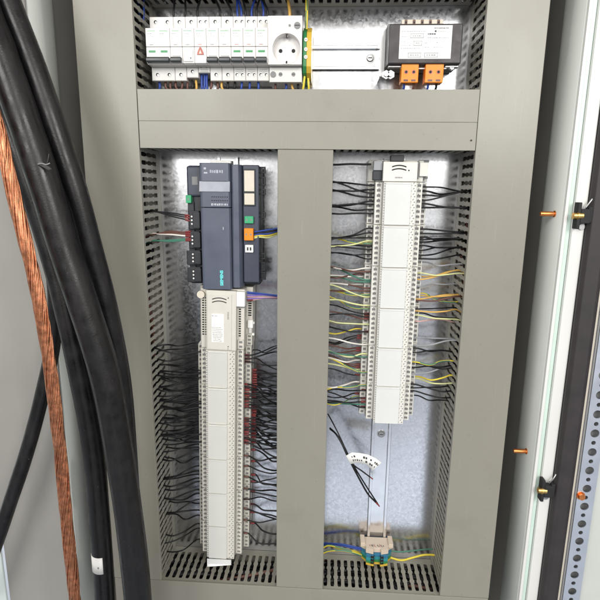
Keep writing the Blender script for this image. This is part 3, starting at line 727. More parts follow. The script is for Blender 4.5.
lab_r = ['topmost white I/O module of right column, below the pale head module', 'second white I/O module down the right column', 'third white I/O module down the right column', 'fourth white I/O module down the right column', 'fifth white I/O module down right column, just above the bottom one', 'bottom white I/O module of right column, above the bare rail']
m0 = io_module(lmat(LZ), lab_l[0], 'cream', 'label', (-.0215, .0118), 1, group='cream I/O modules of the left column')
m0.o.rotation_euler = (0, tilt, 0)
for k in range(1, 6): dup(m0.o, lmat(LZ-k*PM), lab_l[k], rot=(0, tilt, 0))
RX = .1030
m1 = io_module((RX, YR, RZ), lab_r[0], 'cream_l', 'label_w', (-.0225, .0165), 1, group='white I/O modules of the right column')
for k in range(1, 6): dup(m1.o, (RX, YR, RZ-k*PM), lab_r[k])
# hanging clear label flap under the last left module
zb = LZ-6*PM; xb = lcx(zb)
t = Thing('label_flap', 'clear folded label flap sticking out below the bottom cream module', 'label holder', (xb, YR-.06, zb-.004))
fm = MB(); x0, x1 = xb-.0235, xb+.020
fm.add([(x0, .0150, zb+.001), (x1, .0150, zb+.001), (x1, .0145, zb-.0070), (x0, .0145, zb-.0090), (x0+.001, .0115, zb-.0125), (x1+.001, .0130, zb-.0075)], [(0, 1, 2, 3), (3, 2, 5, 4)], 'label_w')
o = t.part('flap', fm); sm = o.modifiers.new('thickness', 'SOLIDIFY'); sm.thickness = .0008

# left head module
hz1, hz0 = -.1585, -.2597; hx = lcx(-.21)
t = Thing('head_module', 'cream head module with sticker and vent slots under the controller', 'module', (hx, YR, hz0), local=True)
t.o.rotation_euler = (0, tilt, 0); H = hz1-hz0
b = MB().bbox(-.043, .046, -.030, -.0004, .0003, H, 'cream', .0008).bbox(-.036, .036, -.0535, -.029, .0003, H, 'cream', .0008).bbox(-.0245, .0245, -.0665, -.050, .0003, H-.001, 'cream', .001)
t.part('body', b)
t.part('front_plate', MB().bbox(-.0225, .0175, -.0680, -.0660, .002, H-.006, 'cream', .0008))
for s, xs in ((-1, -.0325), (-1, -.0275), (1, .0285)):
    v = MB(); 
    for i in range(16): v.box(xs-.0017, xs+.0017, -.0538, -.0534, .022+i*.0041, .0242+i*.0041, 'dark')
    t.part('vent_slots', v)
v = MB()
for i in range(7): v.box(.0385, .0440, -.0304, -.0299, .052+i*.0041, .0542+i*.0041, 'dark')
t.part('vent_slots', v)
for q in (0, .0050):
    a = MB(); pts = [(x, -.0682, H-.0150-q+.0026*(1-(x+.0025)**2/.0115**2)) for x in [-.014+.0023*i for i in range(11)]]
    a.tube(pts, .0008, 'dark', 6, 2); t.part('curved_slot', a)
st = t.part('sticker', MB().bbox(-.0155, .0050, -.0687, -.0678, .0145, .0625, 'paper', .0003), label='white sticker with fine print')
pm = MB(); rr = random.Random(9)
for i in range(9): dashes(pm, -.0145+.0003*i, .004-rr.uniform(0, .006), .0600-.0205-i*.0028, -.0688, .0009, 'ink_soft', (.0008, .0024), .0007, True, rr)
dashes(pm, -.0145, -.0045, .0590, -.0688, .0010, 'ink_soft', (.0008, .0024), .0007, True, rr)
t.part('printing', pm, parent=st)
t.part('lettering', text_mb('SIEMENS', .0034, Vector((.0120, -.0681, .0600)), 'ink_soft', -pi/2, .0002))
t.part('indicator', MB().cyl((.0120, -.0683, .0080), .0009, .0004, 'y', 'dark', 10).cyl((.0120, -.0683, H-.012), .0009, .0004, 'y', 'dark', 10).box(.0112, .0120, -.0683, -.068, .001+.002, .0060, 'ink_soft'))
t.part('knob', MB().cyl((-.0350, -.0600, H-.0100), .0062, .020, 'y', 'sticker', 22), label='round beige knob')
ho = t.part('white_plug', MB().bbox(.0235, .0380, -.0640, -.044, H-.0265, H-.0020, 'paper', .001), label='white plug with coloured wires')
t.part('plug_frame', MB().bbox(.0205, .0225, -.0600, -.050, H-.029, H-.0015, 'ink_soft', .0006).bbox(.0225, .037, -.0560, -.050, H-.0295, H-.0272, 'ink_soft', .0006), parent=ho)
t.part('clip', MB().bbox(.0385, .0475, -.036, -.028, .0320, .046, 'paper', .001).bbox(.040, .0455, -.0345, -.028, .0225, .0315, 'white_lo', .001).cyl((.0475, -.032, .0405), .0022, .003, 'y', 'paper', 12).cyl((.0475, -.032, .0205), .0022, .003, 'y', 'paper', 12))
# terminals at the foot of the head module (cream blocks)
v = MB(); strip(v, .0368, .0456, -.0302, .001, .020, 3, 'cream', 1, .5); t.part('terminal_strip', v)
v = MB(); strip(v, .0258, .0355, -.0536, .001, .0165, 2, 'cream', 1, .5); t.part('terminal_strip', v)

# right head module
hz1, hz0 = .0470, .0139
t = Thing('head_module', 'short pale head module with two curved slots atop the right column', 'module', (RX, YR, hz0), local=True); H = hz1-hz0
b = MB().bbox(-.046, .046, -.030, -.0004, .0003, H, 'cream_l', .0008).bbox(-.036, .036, -.0500, -.029, .0003, H-.001, 'cream_l', .0008).bbox(-.0265, .0245, -.0665, -.049, .0003, H-.004, 'cream_l', .001)
t.part('body', b)
for q in (0, .0048):
    a = MB(); pts = [(x-.003, -.0668, H-.0115-q+.0022*(1-x**2/.0105**2)) for x in [-.0105+.0021*i for i in range(11)]]
    a.tube(pts, .0009, 'dark', 6, 2); t.part('curved_slot', a)
t.part('lettering', text_mb('SIEMENS', .0030, Vector((-.003, -.0668, .0060)), 'ink_soft', 0, .0002))
t.part('indicator', MB().cyl((.0115, -.0670, H-.0165), .0011, .0004, 'y', 'dark', 10))
t.part('top_connector', MB().bbox(-.0155, .0040, -.0640, -.045, H-.0035, H+.0055, 'plc_dark', .0008), label='black connector on the top edge')
o = t.part('left_plug', MB().bbox(-.0400, -.0270, -.0580, -.040, H-.0165, H-.0025, 'greyw', .0008), label='grey plug at the upper left')
t.part('plug_body', MB().bbox(-.0405, -.0265, -.0560, -.036, H-.0310, H-.0167, 'plc_dark', .001), parent=o)
t.part('edge_contact', MB().bbox(-.0262, -.0235, -.0575, -.046, .0035, H-.002, 'ink_soft', .0006), label='dark slot beside the plug')
o = t.part('right_plug', MB().bbox(.0290, .0420, -.0560, -.040, .0085, H-.004, 'cream_l', .0008), label='pale plug at the upper right')
t.part('plug_frame', MB().bbox(.0262, .0285, -.0560, -.046, .0045, H-.002, 'ink_soft', .0006).bbox(.0285, .044, -.047, -.036, H-.0035, H, 'ink_soft', .0006).bbox(.0285, .044, -.047, -.036, .005, .0083, 'ink_soft', .0006), parent=o)

# ------------------------------------------------------------------ wires
def wire(name, pts, r, k, label, group, ferr=None, n=6, sub=4):
    mb = MB().tube(pts, r, k, n, sub)
    o = mb.build(name, None, pts[0]); tag(o, label, 'wire', group)
    if ferr:
        f = MB().tube(ferr[0], ferr[1], ferr[2], 7, 1); fo = f.build('ferrule', o, pts[0])
    return o
def lateral(colm, side, px, py, row, k, r=.00135, red=None, yend=None, sagpx=0., pair=None):
    """a wire from a terminal of a column to the slots of the duct on that side; py is its height at the terminal"""
    s = -1 if side == 'l' else 1
    Y0 = .066 if row == 'B' else .0455
    p = at(px, py, Y0)
    cx = lcx(p.z) if colm == 'L' else RX
    xs = cx+s*(.0462 if row == 'B' else .0362)
    xw = {('L', 'l'): XB, ('L', 'r'): XC, ('R', 'l'): XD, ('R', 'r'): XE}[(colm, side)]
    ze = p.z if yend is None else at(px, yend, Y0).z
    ze = slot_z(ze+random.uniform(-.006, .006), zbot_v) if pair is None else pair
    st = Vector((xs-s*.004, Y0, p.z)); L_ = abs(xw-xs)
    ye = random.uniform(.030, .066); sg = random.gauss(-.001, .0024 if colm == 'L' else .0018)
    pts = [st, Vector((xs+s*.010, Y0-random.uniform(0, .002), p.z+random.gauss(0, .0004))),
           Vector((xs+s*L_*.45, (Y0+ye)/2+random.gauss(-.002, .005), p.z+(ze-p.z)*.35+sg)),
           Vector((xs+s*L_*.78, ye+random.gauss(0, .003), p.z+(ze-p.z)*.82+sg*.6)),
           Vector((xw+s*.003, ye, ze+random.uniform(-.0018, .0018))),
           Vector((xw+s*.018, ye+random.uniform(-.005, .01), ze+random.uniform(-.012, .004)))]
    zt = LZ if colm == 'L' else RZ
    mi = min(5, max(0, int((zt-p.z)/PM)))
    cname = {'black': 'thin black', 'brown': 'thin brown', 'whitew': 'thin white', 'greenw': 'thin green', 'yellow': 'thin yellow', 'ochre': 'amber yellow', 'lime': 'pale lime', 'yg': 'yellow-green striped', 'greyw': 'thin grey', 'pink': 'pinkish white'}[k]
    ord_ = ['topmost', 'second', 'third', 'fourth', 'fifth', 'bottom'][mi]
    mod = ('cream' if colm == 'L' else 'white')
    sd = 'left' if side == 'l' else 'right'
    lab = '%s wire leaving the %s side of the %s %s module in the %s column' % (cname, sd, ord_, mod, 'left' if colm == 'L' else 'right')
    ferr = None
    if red:
        ferr = ([st+Vector((s*.0035, 0, 0)), st+Vector((s*(.0035+random.uniform(.008, .010)), -.0003, 0))], .0019, red)
    r *= random.uniform(.88, 1.12)
    wire('control_wire', pts, r, k, lab, '%s wires on the %s of the %s %s module, %s column' % (cname, sd, ord_, mod, sd if False else ('left' if colm == 'L' else 'right')), ferr)

def seq(a, b, n, j=.5): return [a+(b-a)*i/(n-1)+random.uniform(-j, j) for i in range(n)]
# left column, left side
for y in [342.5, 347.5, 352, 355.5, 359.5, 364, 367] + seq(370, 444, 38, .6): lateral('L', 'l', 203, y, random.choice('BBBA'), 'black', yend=y+random.uniform(-3, 5))
for y in (447.5, 449.8, 457, 466, 471, 474.5, 478.5, 482, 489.5, 493.5, 499.5, 503, 510.5, 515.5, 524, 529, 540): lateral('L', 'l', 203, y, 'B', 'black', yend=y+random.uniform(-1, 6))
# left column, right side
for y in (354, 357.5, 360.5): lateral('L', 'r', 245, y+1, 'A', 'black', red='red', yend=y+random.uniform(-8, 2))
lateral('L', 'r', 250, 350, 'B', 'black', yend=342); lateral('L', 'r', 250, 358, 'B', 'black', yend=362)
for y in seq(384, 407, 9, .3): lateral('L', 'r', 245, y, 'A', 'black', red='red', yend=y+random.uniform(-3, 4))
for y in seq(418, 443, 10, .3): lateral('L', 'r', 245, y, 'A', 'black', red='red', yend=y+random.uniform(-3, 8))
for y in seq(370, 399, 13, .5) + seq(406, 442, 15, .5): lateral('L', 'r', 251, y, 'B', 'black', red='red', yend=y+random.uniform(-3, 6))
for y in (449.5, 461, 474.5, 481.5, 491.5, 504, 512, 523): lateral('L', 'r', 251, y, 'B', 'black', red='red', yend=y+random.uniform(-4, 6))
for y in (455.5, 466, 476.5, 488.5, 499, 508.5, 520, 533): lateral('L', 'r', 245, y, 'A', 'black', red='brown', yend=y+random.uniform(-6, 8))
# right column, left side
for y in (185, 189.3, 193, 197, 201, 204.5, 209.5, 213.5): lateral('R', 'l', 366, y, 'A', 'black', yend=y+random.uniform(-5, 1))
for y, ye in ((228.5, 238), (232.8, 238), (237.5, 239), (246, 247.5), (249.5, 248), (254.5, 255.5), (258.5, 255.5)): lateral('R', 'l', 365, y, 'A', 'black', yend=ye)
for y, k, ye in ((241, 'lime', 242), (243.2, 'yg', 242), (268, 'whitew', 264), (271.5, 'brown', 265), (274.3, 'brown', 274), (276.5, 'whitew', 275), (279.5, 'greenw', 272), (281.5, 'greenw', 274), (284.5, 'whitew', 278), (287.5, 'brown', 280),
                 (294.5, 'yg', 288), (296.5, 'lime', 290), (291, 'brown', 287), (305, 'lime', 302.5), (308, 'yg', 303), (313.5, 'black', 309), (316, 'black', 310), (318.5, 'brown', 312), (324, 'lime', 320), (329, 'yellow', 333), (331.5, 'black', 334), (335.5, 'black', 338), (338, 'black', 339),
                 (344, 'whitew', 339.5), (348, 'brown', 341), (350.5, 'brown', 345), (354, 'lime', 347), (356.5, 'greenw', 349), (360, 'whitew', 354), (364.5, 'brown', 356), (367, 'brown', 358), (369.5, 'lime', 360), (372, 'yg', 362), (375, 'black', 366),
                 (382, 'whitew', 383), (385, 'yg', 388), (390, 'black', 391), (393.5, 'black', 393), (396.5, 'yg', 394), (398, 'black', 393), (401.5, 'black', 397), (407, 'black', 404), (404, 'greenw', 402)):
    lateral('R', 'l', 361, y, random.choice('AAB'), k, .0014 if k != 'black' else .00135, red='red' if k in ('black', 'brown') and y > 300 else None, yend=ye)
# right column, right side
for y in (186.8, 191, 195.2, 199.4, 203.8, 207.5): lateral('R', 'r', 417, y, 'A', 'black', yend=y+random.uniform(-3, 0))
for y, ye in ((228.8, 229), (233, 231), (237.5, 238), (239.5, 239), (241.5, 238), (245.3, 246), (249.8, 246), (254.5, 251), (258.6, 252)): lateral('R', 'r', 415, y, 'A', 'black', .00145, yend=ye)
for y, k, ye in ((273, 'lime', 270), (276, 'ochre', 271), (278.8, 'ochre', 271), (262, 'greyw', 262), (286, 'greyw', 284), (293, 'yg', 294), (295, 'ochre', 294), (298.5, 'ochre', 294.5), (300, 'brown', 295), (309, 'black', 310), (313, 'black', 310), (315, 'lime', 312), (310.5, 'ochre', 309.5), (321, 'pink', 322),
                 (337, 'greyw', 340), (345, 'greyw', 339), (348, 'black', 353), (352, 'black', 356), (361.5, 'yg', 357), (363.5, 'black', 366), (366.8, 'black', 368.5), (373, 'greyw', 372), (376, 'yellow', 372), (378, 'lime', 374), (384, 'black', 386), (387.5, 'black', 388), (391, 'black', 395), (395, 'black', 396.5)):
    lateral('R', 'r', 411 if y < 340 else 408, y, random.choice('AAB'), k, .00135, yend=ye)
# head module wires (right side of the left column), controller wires
def span(a, b, k, r, label, group=None, red=None, mid=(0, 0, 0), inx=.02):
    a, b = Vector(a), Vector(b); m = (a+b)/2+Vector(mid); d = (b-a); e = Vector((math.copysign(inx, d.x), .004, -.006))
    wire('control_wire', [a, a+d*.18, m, a+d*.82+Vector(mid)*.4, b, b+e], r, k, label, group, ([a, a+d.normalized()*.009], r*1.5, red) if red else None)
p0 = at(248, 297, .030)
for q, (k, nm) in enumerate((('blue', 'blue'), ('blue', 'blue'), ('purple', 'purple'), ('pink', 'pinkish'), ('purple', 'purple'), ('pink', 'pinkish'))):
    span((p0.x-.002, .032+.002*(q % 2), p0.z+.008-q*.0028), (XC+.003, .036+.003*q, p0.z+.002-q*.0016), k, .0012, '%s wire fanning from the white plug of the cream head module' % nm, '%s wires from the head module plug' % nm, 'red' if q == 5 else None, (0, 0, .001*(q % 3)))
p0 = at(254, 234, .032)
for q, (k, nm) in enumerate((('blue', 'blue'), ('black', 'black'), ('blue', 'blue'), ('yellow', 'yellow'), ('lime', 'pale lime'))):
    span((p0.x, .0335, p0.z+.003-q*.0024), (XC+.003, .040+.003*q, p0.z+.010-q*.002), k, .0013, '%s wire leaving the orange plug of the controller' % nm, '%s wires from the orange plug' % nm, None, (0, 0, -.001*q))
for q, y in enumerate((215.5, 218, 220.8)):
    p = at(188.5, y, .042); pe = at(158, 211.5+q*.5, .05)
    span((-.2240, .0385, p.z), (XB-.003, .046, slot_z(pe.z, zbot_v)+q*.001), 'black', .0012, 'thin black wire into the upper red ferruled plug of the controller', 'black wires to the upper controller plug', 'red', (0, 0, .001-q*.001))
for q, (y, k, nm, ye) in enumerate(((231.5, 'brown', 'brown', 232), (233.8, 'brown', 'dark red', 234), (236, 'whitew', 'white', 238), (238.5, 'greenw', 'dark green', 243), (240, 'greenw', 'dark green', 244))):
    p = at(189, y, .042); pe = at(158, ye, .05)
    span((-.2240, .0385, p.z), (XB-.003, .046, slot_z(pe.z, zbot_v)+q*.0008), k, .0014, '%s wire into the second plug on the controller left edge' % nm, '%s wires to the second controller plug' % nm, 'red', (0, 0, .003-q*.0012))
p = at(371, 164.5, .045)
span((p.x, .038, p.z), (XD-.003, .045, slot_z(at(334, 163, .045).z, zbot_v)), 'black', .0016, 'single black wire to the grey plug atop the right column', None, None, (0, 0, .001))

# wires above and below the top rail
def drop(px, k, z0, z1, y, nm, lab, r=.0015, dx=0., grp=None):
    x = at(px, 12, y).x
    wire('supply_wire', [Vector((x, y, z0)), Vector((x+random.gauss(0, .001), y-.001, z0*.6+z1*.4)), Vector((x+dx*.7, y+.003, z0*.2+z1*.8)), Vector((x+dx, y+.006, z1)), Vector((x+dx, y+.008, z1+(.02 if z1 > z0 else -.02)))], r, k, lab, grp)
for px in (173, 184, 198, 220, 231, 246, 257, 268): drop(px, 'black', .2475, .281, .052, 'black', 'black wire rising from the breaker tops into the upper duct', .0017, random.uniform(-.012, .006), 'black wires above the breakers')
for px in (140, 143, 238, 241, 252, 263): drop(px, 'blue', .2475, .281, .054, 'blue', 'blue wire rising from the breaker tops into the upper duct', .0017, random.uniform(-.006, .006), 'blue wires above the breakers')
for px, lab in ((289.5, 'yellow-green earth wire rising behind the socket top'),): drop(px, 'ochre', .243, .281, .056, '', lab, .0024, -.003)
drop(306.5, 'yg', .232, .281, .045, '', 'yellow-green earth wire rising from the earth terminal', .0022, 0)
for q, px in enumerate((305.5, 309)): drop(px, 'yg', .168, .136, .044+.004*q, '', 'yellow-green earth wire dropping from the earth terminal', .0018, .004*(q*2-1), 'earth wires below the earth terminal')
kk = ['blue', 'brown', 'brown', 'brown', 'brown', 'brown', 'black', 'ochre', 'blue', 'blue', 'blue', 'brown', 'brown', 'ochre', 'black', 'black', 'blue', 'blue', 'blue', 'brown', 'blue', 'ochre', 'black']
xx = [159, 166, 171, 176, 182, 188, 192, 196, 202, 205, 207, 212, 217, 222, 228, 235, 242, 250, 258, 276, 285, 291, 298]
for k, x in zip(kk, xx):
    nm = {'blue': 'blue', 'brown': 'brown', 'black': 'black', 'ochre': 'amber'}[k]
    xw = at(x, 82, .052).x
    up = .1725 if 200 < x < 209 else .163
    wire('supply_wire', [Vector((xw, .052, up)), Vector((xw+random.gauss(0, .001), .050, .153)), Vector((xw+random.gauss(0, .002), .053, .145)), Vector((xw+random.gauss(0, .002), .056, .134)), Vector((xw, .058, .120))], .0019, k, '%s wire dropping from beneath the breakers and socket into the middle duct' % nm, '%s wires below the breakers' % nm)
for k, x in (('blue', .102), ('brown', .116), ('blue', .137), ('black', .149)):
    wire('supply_wire', [Vector((x, .034, .158)), Vector((x+.001, .036, .150)), Vector((x-.001, .044, .143)), Vector((x, .050, .134)), Vector((x, .055, .122))], .0018, k, '%s wire leaving the %s orange terminal of the transformer' % ({'blue': 'blue', 'brown': 'brown', 'black': 'black'}[k], 'left' if x < .125 else 'right'), None)

# ------------------------------------------------------------------ loose wires with tag
def P(x, y, Y): return at(x, y, Y)
loose = [('thicker black loose wire hanging through the white tag, end stripped', [P(330, 428, .06), P(336, 434, .042), P(342, 444, .034), P(347, 455, .030), P(353, 467, .030), P(361, 482, .032), P(368, 494, .034), P(375.5, 502, .036)], .00155),
         ('second black loose wire running beside the thicker one to a red end', [P(330, 429, .062), P(337, 435, .045), P(343.5, 445, .036), P(348.5, 455.5, .032), P(354.5, 467, .032), P(363, 481, .034), P(370, 492, .036), P(377.5, 503.5, .038)], .00125),
         ('short black loose wire curling behind the white tag', [P(328, 414, .064), P(334, 425, .050), P(340, 437, .042), P(346, 450, .036), P(353, 464, .036), P(362, 471, .040), P(370, 477, .044)], .0012)]
for lab, pts, r in loose:
    o = MB().tube(pts, r, 'black', 8, 5).build('loose_wire', None, pts[0]); tag(o, lab, 'wire', 'loose black wires above the bare plate')
    d = (pts[-1]-pts[-2]).normalized()
    MB().tube([pts[-1]-d*.001, pts[-1]+d*.007], r*.9, 'red', 8, 1).build('ferrule', o, pts[0])
tg = MB(); A = [(346, 455.5), (352, 452.3), (360, 453), (368, 454.5), (376, 458.3), (381.5, 462.5)]; B_ = [(350.5, 464), (355.5, 462.8), (361, 463), (367, 465), (371, 468.8), (372.5, 470.5)]
top = [P(x, y, .0255+.004*math.sin(i*.8)) for i, (x, y) in enumerate(A)]; bot = [P(x, y, .026+.004*math.sin(i*.8)) for i, (x, y) in enumerate(B_)]
nn = len(top); tg.add(top+bot, [(i, i+1, nn+i+1, nn+i) for i in range(nn-1)], 'paper', True)
o = tg.build('wire_tag', None, top[0]); tag(o, 'white curved paper wire tag with faded black marks on the loose wires', 'tag')
sm = o.modifiers.new('thickness', 'SOLIDIFY'); sm.thickness = .0006; sm.offset = -1
pm = MB(); rr = random.Random(4)
for fr in (.34, .70):
    for i in range(nn-1):
        for h in range(3):
            if rr.random() < .25: continue
            t0 = (h+.15)/3; t1 = t0+rr.uniform(.12, .26)
            def Q(t, f_): return (top[i].lerp(top[i+1], t)).lerp(bot[i].lerp(bot[i+1], t), f_)+Vector((0, -.0014, 0))
            f0, f1 = fr-rr.uniform(.07, .12), fr+rr.uniform(.05, .12)
            pm.add([Q(t0, f0), Q(t1, f0+rr.uniform(-.04, .04)), Q(t1, f1), Q(t0, f1)], [(0, 1, 2, 3)], 'ink')
pm.build('marking', o, top[0])

# ------------------------------------------------------------------ terminal stack at the foot of the right rail
tz = -.6405; txc = .0995
def term(name, label, cat, k, z0, z1, w, yf, slots=None, k2=None):
    t = Thing(name, label, cat, (txc, YR, z0), 'terminal blocks at the foot of the right rail')
    pl = [(-w, YR-.001), (-w, .066), (-w*.72, yf+.012), (-w*.72, yf+.004), (-w*.25, yf), (-w*.22, yf+.006), (w*.22, yf+.006), (w*.25, yf), (w*.72, yf+.004), (w*.72, yf+.012), (w, .066), (w, YR-.001)]
    t.part('body', MB().prism([(txc+a, b) for a, b in pl], 'z', z0+.0001, z1-.0001, k), bevel=.0005)
    return t
t = term('end_clamp', 'beige end clamp with handwritten marks on top of the terminal blocks', 'end clamp', 'beige', tz-.0095, tz, .0285, .0480)
for q in (-.02575, .02575): t.part('clamp_foot', MB().bbox(txc+q-.00425, txc+q+.00425, .060, YR-.001, tz-.004, tz+.0045, 'beige', .001))
mk = MB(); rr = random.Random(21)
for q in range(9):
    x = txc-.0135+q*.0031
    if q == 4: continue
    a = [Vector((x, .064+rr.uniform(-.003, .001), tz+.0002)), Vector((x+rr.uniform(-.001, .0015), .0605, tz+.0004)), Vector((x+rr.uniform(.0005, .002), .0575+rr.uniform(-.001, .001), tz+.0002))]
    mk.tube(a, .0004, 'ink' if q % 3 else 'redlamp', 5, 2)
t.part('marking', mk)
z = tz-.0097
for k, nm, lab, h in (('tblue', 'terminal_block', 'blue terminal block directly under the beige end clamp', .0065), ('tteal', 'terminal_block', 'teal blue terminal block in the middle of the small stack', .0065), ('tgreen', 'terminal_block', 'green earth terminal block under the teal one', .0045), ('tyellow', 'terminal_block', 'yellow earth terminal slice, lowest of the small stack', .0040)):
    t = term(nm, lab, 'terminal', k, z-h, z, .0275, .0455 if k != 'tyellow' else .0445)
    for s in (-1, 1): t.part('wire_entry', MB().box(txc+s*.0085-.003, txc+s*.0085+.003, .0445, .0485, z-h+.0012, z-.0012, 'dark' if k != 'tyellow' else 'tyellow'))
    z -= h+.0002
# beige spacer further up on the rail, behind
# wires to the small stack
for q, (k, nm) in enumerate((('yg', 'yellow-green'), ('yg', 'yellow-green'), ('yellow', 'yellow'))):
    a = Vector((txc-.027, .060+.004*q, tz-.022-.002*q)); b = Vector((XD-.002, .055+.010*q, tz-.018+.004*q-.012*(q == 2)))
    wire('earth_wire', [a, a+Vector((-.014, -.002, .006+.001*q)), (a+b)/2+Vector((0, -.002, .010-.002*q)), b+Vector((.012, 0, .006)), b, b+Vector((-.02, 0, -.008))], .0017, k, '%s earth wire curving left from the small terminal stack, %s of three' % (nm, ['front', 'middle', 'rear'][q]), 'earth wires left of the small terminal stack')
for q, (k, nm) in enumerate((('blue', 'blue'), ('blue', 'blue'))):
    a = Vector((txc-.027, .068, tz-.013-.003*q)); b = Vector((XD-.002, .078, tz-.014-.003*q))
    wire('control_wire', [a, a+Vector((-.02, .002, .002)), (a+b)/2+Vector((0, 0, .003)), b, b+Vector((-.02, 0, -.004))], .0016, k, 'blue wire running left from the small terminal stack into the middle duct', 'blue wires left of the small terminal stack')
a = Vector((txc+.027, .066, tz-.028)); b = Vector((XE+.002, .066, tz-.018))
wire('earth_wire', [a, a+Vector((.02, -.002, -.003)), (a+b)/2+Vector((0, 0, -.003)), b+Vector((-.02, 0, -.001)), b, b+Vector((.02, 0, -.004))], .0019, 'yellow', 'yellow earth wire running right from the small terminal stack', None)
a = Vector((txc+.027, .074, tz-.020)); b = Vector((XE+.002, .080, tz-.016))
wire('control_wire', [a, a+Vector((.02, 0, -.001)), (a+b)/2+Vector((0, 0, -.002)), b, b+Vector((.02, 0, -.004))], .0014, 'greenw', 'dark green wire running right behind the yellow earth wire', None)

# ------------------------------------------------------------------ thick cables at the left
def cable(name, label, pts, r, k='rubber', seed=1, n=28):
    rr = random.Random(seed); P_ = [at(x, y, Y) for x, y, Y in pts]
    ph = rr.uniform(0, 6)
    o = MB().tube(P_, r, k, n, 10, radf=lambda t: 1+.012*math.sin(t*23+ph)+.008*math.sin(t*61+ph*2)).build(name, None, P_[-1])
    return tag(o, label, 'cable', 'thick black power cables'), P_
def trk(c, dy0=-60, dy1=660): return c
K1, K1p = cable('power_cable', 'thickest black rubber cable with a torn nick in its sheath', [(-54, -120, -.13), (-20, 0, -.13), (-1, 50, -.13), (17, 100, -.13), (34, 150, -.13), (50, 200, -.13), (65, 250, -.13), (82, 300, -.13), (105, 375, -.13), (119, 450, -.13), (130, 525, -.13), (138, 600, -.13), (143, 680, -.13)], .0200, seed=2)
K2, K2p = cable('power_cable', 'black cable with the white sleeve label near the bottom', [(-70, -80, -.09), (-20, 60, -.09), (14, 140, -.088), (38, 210, -.085), (53, 260, -.085), (66, 310, -.088), (80, 375, -.09), (93, 450, -.092), (100, 525, -.094), (105, 600, -.095), (108, 680, -.095)], .0155, seed=3)
K4, K4p = cable('power_cable', 'black cable nearest the left duct, bending behind the thickest one', [(-36, -110, -.105), (8, 0, -.105), (28, 50, -.105), (46, 100, -.105), (63, 150, -.103), (79, 200, -.10), (92, 250, -.095), (105, 300, -.09), (120, 375, -.085), (127, 450, -.08), (131, 525, -.078), (134, 600, -.075), (136, 680, -.075)], .0148, seed=4)
K3, K3p = cable('power_cable', 'black cable swinging away to the lower left behind the copper', [(24, 120, -.062), (38, 190, -.062), (50, 250, -.062), (55.5, 300, -.062), (52, 350, -.064), (41, 400, -.068), (27.5, 450, -.072), (11, 500, -.076), (-6, 550, -.08), (-26, 600, -.085)], .0108, seed=5)
# nick in the thick cable
c = at(45, 166, -.151)
nk = MB(); base = [at(x, y, -.1508) for x, y in ((38, 164.5), (42, 163.5), (46, 165), (50, 167), (52, 169), (49, 170), (46, 168.5), (43, 167))]
ce = at(46, 167, -.1512); nb = len(base); off = Vector((0, -.0010, 0))
nk.add(base+[b_+off*(.4+.6*(i % 2)) for i, b_ in enumerate(base)], [(i, (i+1) % nb, nb+(i+1) % nb, nb+i) for i in range(nb)]+[tuple(range(nb, 2*nb))], 'gasket')
nk.tube([at(38, 164.2, -.1506), at(42, 163.4, -.1514), at(46, 164.6, -.1516), at(50, 163.2, -.1508)], .0008, 'ink_soft', 6, 4)
nk.tube([at(47, 163.5, -.1506), at(48.3, 158.5, -.1504), at(48.8, 154, -.1498)], .0007, 'gasket', 6, 4)
nk.build('sheath_tear', K1, K1p[-1])
# sleeve label wrapped on K2
def sleeve(P_, r, ya, yb, k, parent, base, name):
    S_ = smooth_path(P_, 14); seg = [p for p in S_ if yb <= p.z <= ya]
    T = (seg[-1]-seg[0]).normalized(); u = Vector((0, -1, 0)); u = (u-T*u.dot(T)).normalized(); w = T.cross(u)
    vs = []; n = 14
    for p in (seg[0], seg[-1]):
        for j in range(n+1):
            a = -.45+(1.85*j/n); vs.append(p+(u*math.cos(a)+w*math.sin(a))*(r*1.03))
    mb = MB().add(vs, [(j, j+1, n+2+j, n+1+j) for j in range(n)], k, True)
    c_ = (seg[0]+seg[-1])/2+u*(r*1.04); mb.box(c_.x-.0008, c_.x+.0012, c_.y-.0004, c_.y, c_.z-.004, c_.z-.001, 'ink_soft')
    o = mb.build(name, parent, base); m_ = o.modifiers.new('thickness', 'SOLIDIFY'); m_.thickness = .0006; return o
o = sleeve(K2p, .0155, at(100, 556, -.11).z, at(100, 578, -.11).z, 'paper', K2, K2p[-1], 'sleeve_label'); o['label'] = 'white sleeve label on the black cable'
# bare copper rope
cp = [at(x, y, -.16) for x, y in ((-58, -20), (-22, 70), (-6, 115), (3.5, 150), (15, 200), (27.5, 250), (39, 300), (51, 375), (60, 450), (67, 525), (75, 600), (81, 680))]
path = smooth_path(cp, 16); mb = MB().tube(cp, .0070, 'copper', 12, 10)
T = [(path[min(i+1, len(path)-1)]-path[max(i-1, 0)]).normalized() for i in range(len(path))]
L_ = [0]
for i in range(1, len(path)): L_.append(L_[-1]+(path[i]-path[i-1]).length)
u = T[0].orthogonal().normalized(); fr = []
for i in range(len(path)):
    u = (u-T[i]*u.dot(T[i])).normalized(); fr.append((u.copy(), T[i].cross(u)))
for sgrp in range(34):
    ph = 2*pi*sgrp/34; rs = random.uniform(.0066, .0078); pts = []; w_ = random.uniform(-.28, .28)
    for i, p in enumerate(path):
        a = ph+L_[i]/.135*2*pi*.55+w_*math.sin(i*.23+sgrp); pts.append(p+(fr[i][0]*math.cos(a)+fr[i][1]*math.sin(a))*rs)
    mb.tube(pts, random.uniform(.00072, .00095), 'copper', 6, 1)
o = mb.build('copper_conductor', None, cp[-1]); tag(o, 'bare stranded copper conductor hanging in front at the far left', 'conductor')

